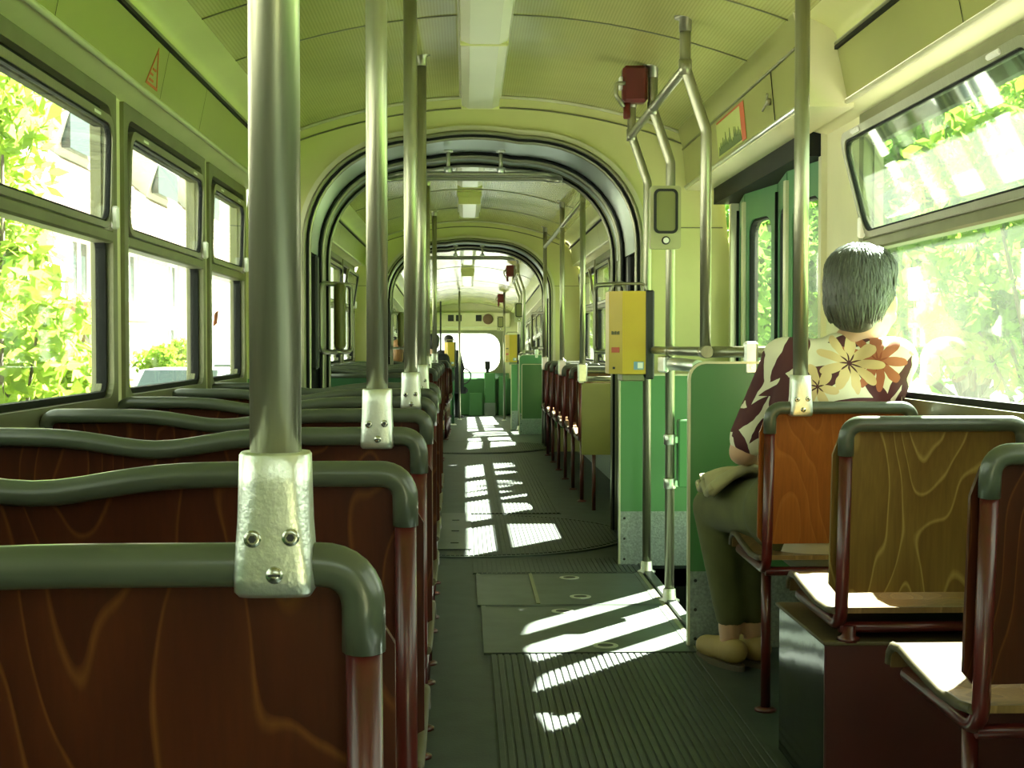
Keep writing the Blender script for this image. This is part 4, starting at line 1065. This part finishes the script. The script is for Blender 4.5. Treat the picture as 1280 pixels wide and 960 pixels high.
def organic(o, vox, it=4):
    r = o.modifiers.new('surface', 'REMESH'); r.mode = 'VOXEL'; r.voxel_size = vox; r.use_smooth_shade = True
    s = o.modifiers.new('smooth', 'SMOOTH'); s.factor = .5; s.iterations = it
    return o

def person(label, loc, rotz=0.0, sc=1.0, shirt='cloth_dark', trousers='trousers', hair='hair_grey', hair_len=.0, head_turn=0.0, knees=((-.10, .44), (.10, .44)), feet=((-.10, .46), (.10, .46)), seat_z=.44, detail=True, arm_r=None, sleeves=True, shoe_rot=0.0, lean_x=0.0, hs=1.0, torso_yaw=0.0):
    t = thing('person', label, 'person', loc, rotz)
    t.matrix_world = t.matrix_world @ Matrix.Scale(sc, 4)
    H = seat_z + .09
    hip = Vector((0, .0, H)); ch = Vector((lean_x * .6, -.02, H + .28)); nk = Vector((lean_x, .0, H + .47)); hd = Vector((lean_x * 2.55, .03, H + .615 - .026 * (hs - 1) / .15))
    sh = [Vector((s * .148 * math.cos(torso_yaw) + lean_x, -.01 + s * .148 * math.sin(torso_yaw), H + .42)) for s in (-1, 1)]
    el = [Vector((-.20, .07, H + .16)), Vector((.225, .10, H + .16))]
    wr = [Vector((-.12, .30, H + .12)), Vector((.10, .30, H + .12))]
    if arm_r: el[1], wr[1] = Vector(arm_r[0]), Vector(arm_r[1])
    vox = .011 if detail else .018
    b = MB()
    q = Euler((0, 0, head_turn)).to_matrix() * hs
    b.ell(hd + q @ Vector((0, -.005, .02)), (.074, .092, .098), rot=q); b.ell(hd + q @ Vector((0, .025, -.045)), (.058, .066, .070), rot=q)
    b.ell(hd + q @ Vector((0, .088, -.012)), (.013, .020, .024), 10, 8, q)                     # nose
    b.ell(hd + q @ Vector((0, .078, -.055)), (.026, .014, .010), 10, 8, q); b.ell(hd + q @ Vector((0, .068, -.098)), (.024, .020, .018), 10, 8, q)
    for s in (-1, 1):
        b.ell(hd + q @ Vector((s * .076, -.004, -.012)), (.010, .020, .032), 10, 8, q)         # ears
        b.ell(hd + q @ Vector((s * .040, .060, -.040)), (.022, .022, .024), 10, 8, q)
    b.capsule(nk - Vector((0, 0, .05)), .054, hd - Vector((0, .02, .07)), .047)
    b.capsule(hip, .13, ch, .125); b.capsule(ch, .12, nk - Vector((0, 0, .09)), .085)
    for i in (0, 1):
        b.capsule(sh[i], .052, el[i], .040); b.capsule(el[i], .039, wr[i], .026)
        d = (wr[i] - el[i]).normalized(); side = Vector((1 if i == 0 else -1, 0, 0)); side = (side - d * side.dot(d)).normalized(); up = d.cross(side).normalized()
        palm = wr[i] + d * .045
        b.ell(palm, (.036, .042, .018), 12, 8, Matrix((side, d, up)).transposed())
        for k, ln in enumerate((.062, .074, .070, .052)):
            base = palm + d * .030 + side * (.027 - .018 * k)
            midp = base + d * ln * .55 - up * .010 * (1 if up.z > 0 else -1); tip = midp + d * ln * .40 - up * .024 * (1 if up.z > 0 else -1)
            b.capsule(base, .0092, midp, .0086, 8); b.capsule(midp, .0086, tip, .0072, 8)
        th0 = palm + side * .030 - d * .012; b.capsule(th0, .011, th0 + side * .024 + d * .034, .010, 8); b.capsule(th0 + side * .024 + d * .034, .010, th0 + side * .022 + d * .062, .0085, 8)
    hp = [Vector((s * .085, .02, H)) for s in (-1, 1)]
    kn = [Vector((k[0], k[1], seat_z + .055)) for k in knees]; an = [Vector((f[0], f[1], .10)) for f in feet]
    for i in (0, 1):
        b.capsule(hp[i], .080, kn[i], .055); b.capsule(kn[i], .052, an[i] + Vector((0, 0, .10)), .040); b.capsule(an[i] + Vector((0, 0, .10)), .040, an[i], .034)
        fq = Euler((0, 0, shoe_rot)).to_matrix(); b.capsule(an[i] + Vector((0, 0, -.04)), .032, an[i] + fq @ Vector((0, .13, -.06)), .026)
    body = organic(b.build('body', 'skin', t), vox, 3)
    # top
    s_ = MB(); s_.capsule(hip + Vector((0, 0, -.02)), .158, ch, .148); s_.capsule(ch, .148, nk - Vector((0, -.005, .085)), .098); s_.capsule(nk - Vector((0, 0, .09)), .080, nk - Vector((0, 0, .035)), .064)
    s_.capsule(ch + Vector((-.07, .0, .03)), .10, sh[0] + Vector((.03, 0, -.015)), .075); s_.capsule(ch + Vector((.07, 0, .03)), .10, sh[1] + Vector((-.03, 0, -.015)), .075)
    s_.capsule(sh[0], .068, nk - Vector((.03, 0, .045)), .055); s_.capsule(sh[1], .068, nk - Vector((-.03, 0, .045)), .055)
    for i in (0, 1):
        e = el[i] if sleeves else sh[i].lerp(el[i], .85)
        s_.capsule(sh[i], .064, e, .056)
        if sleeves: s_.capsule(el[i], .056, el[i].lerp(wr[i], .9), .040)
    organic(s_.build('top', shirt, t), vox, 4)
    p_ = MB(); p_.capsule(hp[0] + Vector((0, -.02, -.0)), .125, hp[1] + Vector((0, -.02, 0)), .125)
    for i in (0, 1):
        p_.capsule(hp[i], .105, kn[i], .070); p_.capsule(kn[i], .069, an[i] + Vector((0, 0, .06)), .046)
    organic(p_.build('trousers', trousers, t), vox * 1.1, 4)
    for i in (0, 1):
        fq = Euler((0, 0, shoe_rot)).to_matrix()
        z0 = MB(); a0 = Vector((an[i].x, an[i].y, 0))
        z0.capsule(a0 + fq @ Vector((0, -.035, .055)), .040, a0 + fq @ Vector((0, .05, .050)), .040); z0.capsule(a0 + fq @ Vector((0, .05, .048)), .040, a0 + fq @ Vector((0, .15, .038)), .034)
        so = organic(z0.build('shoe', 'shoe', t), .009, 3)
        poly = [fq @ Vector((.040 * math.sin(k * PI / 12) * (1 - .1 * math.cos(k * PI / 12)), .055 - .135 * math.cos(k * PI / 12), 0)) + a0 for k in range(24)]
        MB().prism([(p.x, p.y) for p in poly], MXY, .0, .016).build('sole', 'sole', so)
    # eyes
    if detail:
        for s in (-1, 1):
            e = MB().ell(hd + q @ Vector((s * .030, .078, .005)), (.011, .009, .010), 12, 8, q).build('eye', 'white', t)
            MB().ell(hd + q @ Vector((s * .030, .085, .005)), (.005, .004, .005), 10, 6, q).build('iris', 'screw_dark', e)
    # hair: cap with locks
    hr = MB(); hr.ell(hd + q @ Vector((0, -.022, .034)), (.084, .090, .094), rot=q); hr.ell(hd + q @ Vector((0, -.052, -.004)), (.074, .060, .082), rot=q); hr.ell(hd + q @ Vector((0, .035, .070)), (.066, .055, .048), rot=q); hr.ell(hd + q @ Vector((0, -.012, .066)), (.086, .092, .070), rot=q)
    if hair_len > 0:
        hr.capsule(hd + q @ Vector((0, -.05, 0)), .080, hd + q @ Vector((0, -.06, -hair_len)), .075)
    ho = organic(hr.build('hair', hair, t), vox * .9, 3)
    if detail:
        rs = random.Random(5); lk = MB()
        iq = q.inverted(); E = [((0, -.022, .034), (.084, .090, .094)), ((0, -.052, -.004), (.074, .060, .082)), ((0, .035, .070), (.066, .055, .048)), ((0, -.012, .066), (.086, .092, .070))]
        c0 = Vector((0, -.03, .02))
        def hair_r(d):
            best = .06
            for (ec, er) in E:
                o_ = [(c0[i] - ec[i]) / er[i] for i in range(3)]; dd = [d[i] / er[i] for i in range(3)]
                A_ = sum(x * x for x in dd); B_ = sum(x * y for x, y in zip(o_, dd)); C_ = sum(x * x for x in o_) - 1
                D_ = B_ * B_ - A_ * C_
                if D_ > 0: best = max(best, (-B_ + math.sqrt(D_)) / A_)
            return best
        for k in range(620):
            th = rs.uniform(-PI, 0) + rs.uniform(-.35, .35); ph0 = rs.uniform(.05, 1.75); pts = []
            ph1 = min(ph0 + rs.uniform(.6, 1.0), 2.72 - .30 * abs(math.cos(th)) + rs.uniform(-.10, .06)); dth = rs.uniform(-.16, .16)
            for j in range(6):
                ph = ph0 + (ph1 - ph0) * j / 5; tt = th + dth * j / 5
                d = Vector((math.sin(ph) * math.cos(tt), math.sin(ph) * math.sin(tt), math.cos(ph)))
                pts.append(hd + q @ (c0 + d * hair_r(d) * (1.0 + .018 * math.sin(j * 1.3 + k) + (.03 if j == 5 else 0))))
            lk.tube(pts, [.0035, .0052, .0056, .005, .0035, .0008], 6)
        lk.build('hair_locks', hair, t)
    return t

person('woman with short grey hair in a brown and cream floral top, seated by the window', (.982, 3.885, 0), 0, 1.0, 'floral', 'trousers', 'hair_grey', 0, R(-38),
       knees=((-.215, .42), (-.13, .44)), feet=((-.165, .43), (-.085, .46)), seat_z=.445, arm_r=((.165, .10, .70), (.10, .28, .78)), sleeves=False, shoe_rot=.34, lean_x=.052, hs=1.15, torso_yaw=R(-22))
# beige jacket folded over her lap, hanging towards the aisle
def jacket():
    t = thing('folded_jacket', 'beige cloth jacket folded over the lap of the woman', 'jacket', (.80, 4.18, .56))
    mb = MB()
    def f(u, v):
        x = -.085 + .30 * u; y = -.15 + .24 * v
        z = .04 + .03 * math.sin(5 * u + 2 * v) + .012 * math.sin(13 * v) - .10 * max(0, .35 - u) ** 1.0 * 1.2
        return (x, y, z)
    mb.sheet(f, 18, 12)
    o = mb.build('cloth', 'cloth_beige', t); s = o.modifiers.new('thick', 'SOLIDIFY'); s.thickness = .016; s.offset = 1
    MB().tube([(-.088, -.15 + .24 * k / 8, .012 + .012 * math.sin(13 * k / 8)) for k in range(9)], .012, 8).build('hem', 'cloth_beige', t)
jacket()
XF.append(TILT)
person('passenger with long light brown hair on a front section seat', (-.74, 15.35, 0), 0, .84, 'cloth_dark', 'cloth_dark', 'hair_blond', .12, 0, detail=False, seat_z=.45)
person('dark-haired passenger in dark clothes on a front section seat', (-.40, 17.45, 0), 0, .95, 'cloth_dark', 'cloth_dark', 'hair_black', 0, 0, detail=False, seat_z=.45)
person('driver in dark clothes at the console', (-.30, 25.0, .08), 0, 1.02, 'cloth_dark', 'cloth_dark', 'hair_black', 0, 0, detail=False, seat_z=.52)
XF.pop()

# red paper strips stuck on the third left window
for k, (px, py) in enumerate(((285, 334), (287, 398))):
    p = at(px, py, 5.80)
    yc = 5.80; zz = p.z
    single('window_sticker', MB().prism([(yc - .06, zz - .02), (yc + .03, zz - .035), (yc + .06, zz + .02), (yc - .03, zz + .035)] if k == 0 else [(yc - .06, zz - .035), (yc + .03, zz - .02), (yc + .06, zz + .035), (yc - .03, zz + .02)], MYZ, -1.0215, -1.0200), 'sticker_red', ('upper' if k == 0 else 'lower') + ' red parallelogram sticker on the left window before the arch', 'sticker')

# ================================================================== outside
GZ = -.85
struct('ground', MB().box(-120, 120, -60, 200, GZ - .3, GZ), 'pavement')
struct('ground_road', MB().box(-5.6, 3.2, -60, 200, GZ, GZ + .02), 'asphalt')
struct('ground_verge', MB().box(3.6, 30, -60, 200, GZ, GZ + .06), 'grass')

def leaf_cloud(name, m, parent, centres, radii, n, size, seed):
    g = np.random.default_rng(seed); nc = len(centres)
    idx = g.integers(0, nc, n); c = np.array(centres)[idx]; r = np.array(radii)[idx]
    d = g.normal(size=(n, 3)); d /= np.linalg.norm(d, axis=1)[:, None]
    p = c + d * r * (g.random((n, 1)) ** .45)
    a = g.normal(size=(n, 3)); a /= np.linalg.norm(a, axis=1)[:, None]
    b = np.cross(a, g.normal(size=(n, 3))); b /= np.linalg.norm(b, axis=1)[:, None]
    s = size * (.6 + .8 * g.random((n, 1)))
    v = np.stack([p - a * s, p + b * s * .42, p + a * s, p - b * s * .42], 1).reshape(-1, 3)
    me = bpy.data.meshes.new(name); me.vertices.add(4 * n); me.vertices.foreach_set('co', v.ravel())
    me.loops.add(4 * n); me.loops.foreach_set('vertex_index', np.arange(4 * n, dtype=np.int32))
    me.polygons.add(n); me.polygons.foreach_set('loop_start', np.arange(0, 4 * n, 4, dtype=np.int32))
    me.update(calc_edges=True); me.materials.append(MATS[m])
    o = bpy.data.objects.new(name, me); COL.objects.link(o); o.parent = parent
    return o

def tree(label, x, y, h, cr, trunk_h, leafm, n, size, seed, group=None, name='tree'):
    t = thing(name, label, 'tree' if name == 'tree' else 'shrub', (x, y, GZ), group=group)
    rs = random.Random(seed); tr = MB()
    tr.tube([(0, 0, 0), (.03, .02, trunk_h * .5), (0, .05, trunk_h), (.05, 0, h * .8)], [.035 * h * .7, .028 * h * .7, .022 * h * .7, .01], 10)
    cs = []; rr = []
    for k in range(11):
        a = rs.uniform(0, 2 * PI); q = rs.uniform(.15, .75) * cr; z = trunk_h + (h - trunk_h) * rs.uniform(.12, .92)
        q *= 1.0 - .5 * max(0, (z - trunk_h) / (h - trunk_h) - .5)
        c = (q * math.cos(a), q * math.sin(a), z); cs.append(c); rr.append((cr * rs.uniform(.35, .55),) * 2 + (cr * rs.uniform(.3, .45),))
        tr.tube([(0, 0, trunk_h * .7), (c[0] * .5, c[1] * .5, (trunk_h * .7 + z) / 2), c], [.012 * h * .6, .008 * h * .6, .01], 6)
    tr.build('trunk', 'bark', t)
    leaf_cloud('foliage', leafm, t, cs, rr, n, size, seed)
    return t
G1 = 'trees outside the right windows'
TR = [('tall dark-leaved tree outside the open right window', 5.6, 15.5, 6.4, 2.5, 1.6, 'leaf_dark', 9000, .11),
      ('leafy tree beside the tall dark tree outside the right window', 7.6, 20.5, 6.6, 2.9, 1.5, 'leaf', 9000, .13),
      ('bright tree seen through the lower right window', 4.6, 10.8, 4.2, 1.5, 1.0, 'leaf', 6000, .09),
      ('tree seen through the folding door leaves', 7.0, 27.5, 6.0, 2.8, 1.4, 'leaf_dark', 7000, .14),
      ('far tree behind the door trees, right side', 8.2, 36.0, 6.5, 3.2, 1.6, 'leaf', 7000, .17),
      ('wide pale tree far along the right kerb', 6.4, 48.0, 6.0, 2.8, 1.8, 'leaf_yellow', 5000, .19)]
for k, a in enumerate(TR): tree(*a, 20 + k, G1)
for k, (x, y) in enumerate(((15.0, 19), (15.5, 27.5), (16.5, 36), (18.5, 44), (24, 31))):
    tree('dense tall tree in the back row beyond the right verge', x, y, 9.5, 3.6, .8, 'leaf_dark', 7000, .20, 40 + k, 'back row trees beyond the right verge')
# left: big shrub near the first window, smaller ones further on
tree('tall sunlit yellow-green shrub outside the left window', -3.35, 10.2, 4.0, 1.15, .6, 'leaf_yellow', 5200, .085, 60, name='shrub')
tree('lower sunlit shrub in front of the tall one, left side', -2.75, 8.3, 2.35, .8, .3, 'leaf_yellow', 3000, .075, 61, name='shrub')
tree('round garden shrub by the house entrance', -5.9, 27.0, 1.75, .75, .3, 'leaf', 2200, .07, 62, name='shrub')
tree('pale garden shrub beside the parked car', -6.7, 33.8, 1.9, .75, .3, 'leaf_yellow', 2200, .08, 63, name='shrub')

# house with tiled roof and dormer
def house():
    t = thing('house', 'white terraced house with tiled roof and small roof dormer, left side', 'house', (-7.6, 34, GZ))
    L0, L1 = -14.0, 22.0; EV = 4.4
    wins = [(-9.5, -8.3, 1.0, 2.4), (-6.4, -4.9, 2.75, 3.95), (-3.1, -1.7, 1.0, 2.3), (-2.2, -.8, 2.75, 3.95), (2.2, 3.6, 1.0, 2.3), (2.4, 3.8, 2.75, 3.95), (7, 8.4, 1.0, 2.3), (7, 8.4, 2.75, 3.95), (12, 13.4, 1, 2.3), (12, 13.4, 2.75, 3.95)]
    door_ = (-6.3, -5.2, 0.05, 2.1)
    mb = MB(); wall_holes(mb, L0, L1, 0, EV, wins + [door_], MYZ, -.3, 0); mb.box(-8, -.3, L0, L0 + .3, 0, EV); mb.box(-8, -.3, L1 - .3, L1, 0, EV)
    mb.build('wall', 'house_wall', t)
    for (a, b, c, d) in wins:
        f = MB().ring(rrect(a + .08, b - .08, c + .08, d - .08, .005, 1), rrect(a, b, c, d, .005, 1), MYZ, -.16, -.06); f.box(-.15, -.07, (a + b) / 2 - .04, (a + b) / 2 + .04, c + .05, d - .05)
        w_ = f.build('window', 'white', t)
        MB().box(-.14, -.12, a + .04, b - .04, c + .04, d - .04).build('pane', 'car_glass', w_)
        MB().box(-.06, .10, a - .08, b + .08, c - .10, c).build('sill', 'house_wall', w_)
    dr = MB().box(-.18, -.10, door_[0], door_[1], door_[2], door_[3]).build('entrance_door', 'wood_brown', t)
    MB().box(-.10, -.08, door_[0] + .3, door_[1] - .2, .5, 1.9).build('door_pane', 'car_glass', dr)
    MB().box(0, 1.1, -6.9, -3.7, 2.30, 2.66).build('canopy', 'wood_brown', t)
    ra = R(44); RL = 5.4
    for side in (1, -1):
        x0 = .35 if side > 0 else -8.35
        pr = [(x0, EV - .1), (-4, EV - .1 + (4.35) * math.tan(ra)), (-4, EV + .15 + 4.35 * math.tan(ra)), (x0, EV + .15)]
        mb = MB().prism(pr, MXZ, L0 - .3, L1 + .3); rf = mb.build('roof', 'roof_tile', t)
        if side > 0:
            rows = MB()                                      # courses of tiles as raised strips
            for k in range(22):
                xx = .35 - k * .195; zz = EV + .15 + (.35 - xx) * math.tan(ra)
                rows.prism([(xx, zz), (xx - .19, zz + .19 * math.tan(ra)), (xx - .19, zz + .19 * math.tan(ra) + .01), (xx, zz + .05)], MXZ, L0 - .3, L1 + .3)
            rows.build('tile_courses', 'roof_tile', rf)
    for (yy, up) in ((-4.4, 1.3), (3.6, 1.2), (11, 1.3)):
        xx = .35 - up; zz = EV + .2 + up * math.tan(ra)
        d = MB().prism([(xx, zz - .1), (xx - 1.75, zz + 1.55), (xx - 1.75, zz + 1.9), (xx + .35, zz + 1.05)], MXZ, yy, yy + 3.0).build('dormer', 'house_wall', t)
        MB().box(xx + .12, xx + .30, yy + .25, yy + 2.75, zz + .10, zz + .85).build('dormer_pane', 'car_glass', d)
    MB().box(.05, .17, L0, L1, EV - .25, EV - .10).build('gutter', 'frame_alu', t)
house()

def car(label, x, y, rot, paint):
    t = thing('car', label, 'car', (x, y, GZ + .02), rot, 'parked cars outside the left windows')
    side = [(-2.05, .35), (-2.1, .62), (-2.0, .88), (-1.35, .95), (-.75, 1.40), (.75, 1.42), (1.45, .98), (2.0, .90), (2.1, .6), (2.05, .32), (1.65, .30), (1.55, .50), (1.3, .62), (1.05, .50), (.95, .28), (-.95, .28), (-1.05, .50), (-1.3, .62), (-1.55, .50), (-1.65, .30)]
    vs = []; n = len(side)
    for (xx, k) in ((-.80, .93), (-.84, 1), (.84, 1), (.80, .93)):
        for (u, v) in side: vs.append((xx * (1 - .16 * max(0, v - .95) / .45), u, v if abs(xx) < .83 or v < .9 else v - .0))
    fs = [tuple(range(n)), tuple(range(3 * n, 4 * n))]
    for i in range(3):
        for k in range(n): fs.append((i * n + k, i * n + (k + 1) % n, (i + 1) * n + (k + 1) % n, (i + 1) * n + k))
    MB().add(vs, fs).build('body', paint, t)
    for s in (-1, 1):
        MB().prism([(-1.22, .97), (-.72, 1.33), (-.05, 1.35), (-.05, .97)], lambda u, v, d: (s * (.815 - .32 * (v - .95)) + s * d, u, v), 0, .03).build('side_pane', 'car_glass', t)
        MB().prism([(.02, .97), (.02, 1.35), (.70, 1.34), (1.25, .98)], lambda u, v, d: (s * (.815 - .32 * (v - .95)) + s * d, u, v), 0, .03).build('side_pane', 'car_glass', t)
        for yy in (-1.3, 1.3):
            wh = MB().lathe([(.20, -.10), (.31, -.10), (.33, -.06), (.33, .06), (.31, .10), (.20, .10)], (s * .76, yy, .33), axis='x', n=20).build('wheel', 'rubber', t)
            MB().lathe([(.20, -.02), (.20, .11), (.06, .12)], (s * .76, yy, .33), axis='x', n=14).build('hubcap', 'alu', wh)
    MB().add([(-.66, 1.40, 1.00), (.66, 1.40, 1.00), (.60, .82, 1.39), (-.60, .82, 1.39), (-.66, 1.46, 1.02), (.66, 1.46, 1.02), (.60, .88, 1.41), (-.60, .88, 1.41)], [(0, 1, 2, 3), (4, 5, 6, 7), (0, 1, 5, 4), (2, 3, 7, 6), (0, 3, 7, 4), (1, 2, 6, 5)]).build('windscreen', 'car_glass', t)
    MB().add([(-.66, -1.32, 1.00), (.66, -1.32, 1.00), (.60, -.80, 1.37), (-.60, -.80, 1.37), (-.66, -1.39, 1.02), (.66, -1.39, 1.02), (.60, -.87, 1.40), (-.60, -.87, 1.40)], [(0, 1, 2, 3), (4, 5, 6, 7), (0, 1, 5, 4), (2, 3, 7, 6), (0, 3, 7, 4), (1, 2, 6, 5)]).build('rear_pane', 'car_glass', t)
car('silver car parked before the white house', -4.7, 24.3, 0, 'car_paint')
car('second pale car parked ahead of the silver one', -4.7, 30.8, 0, 'car_paint')
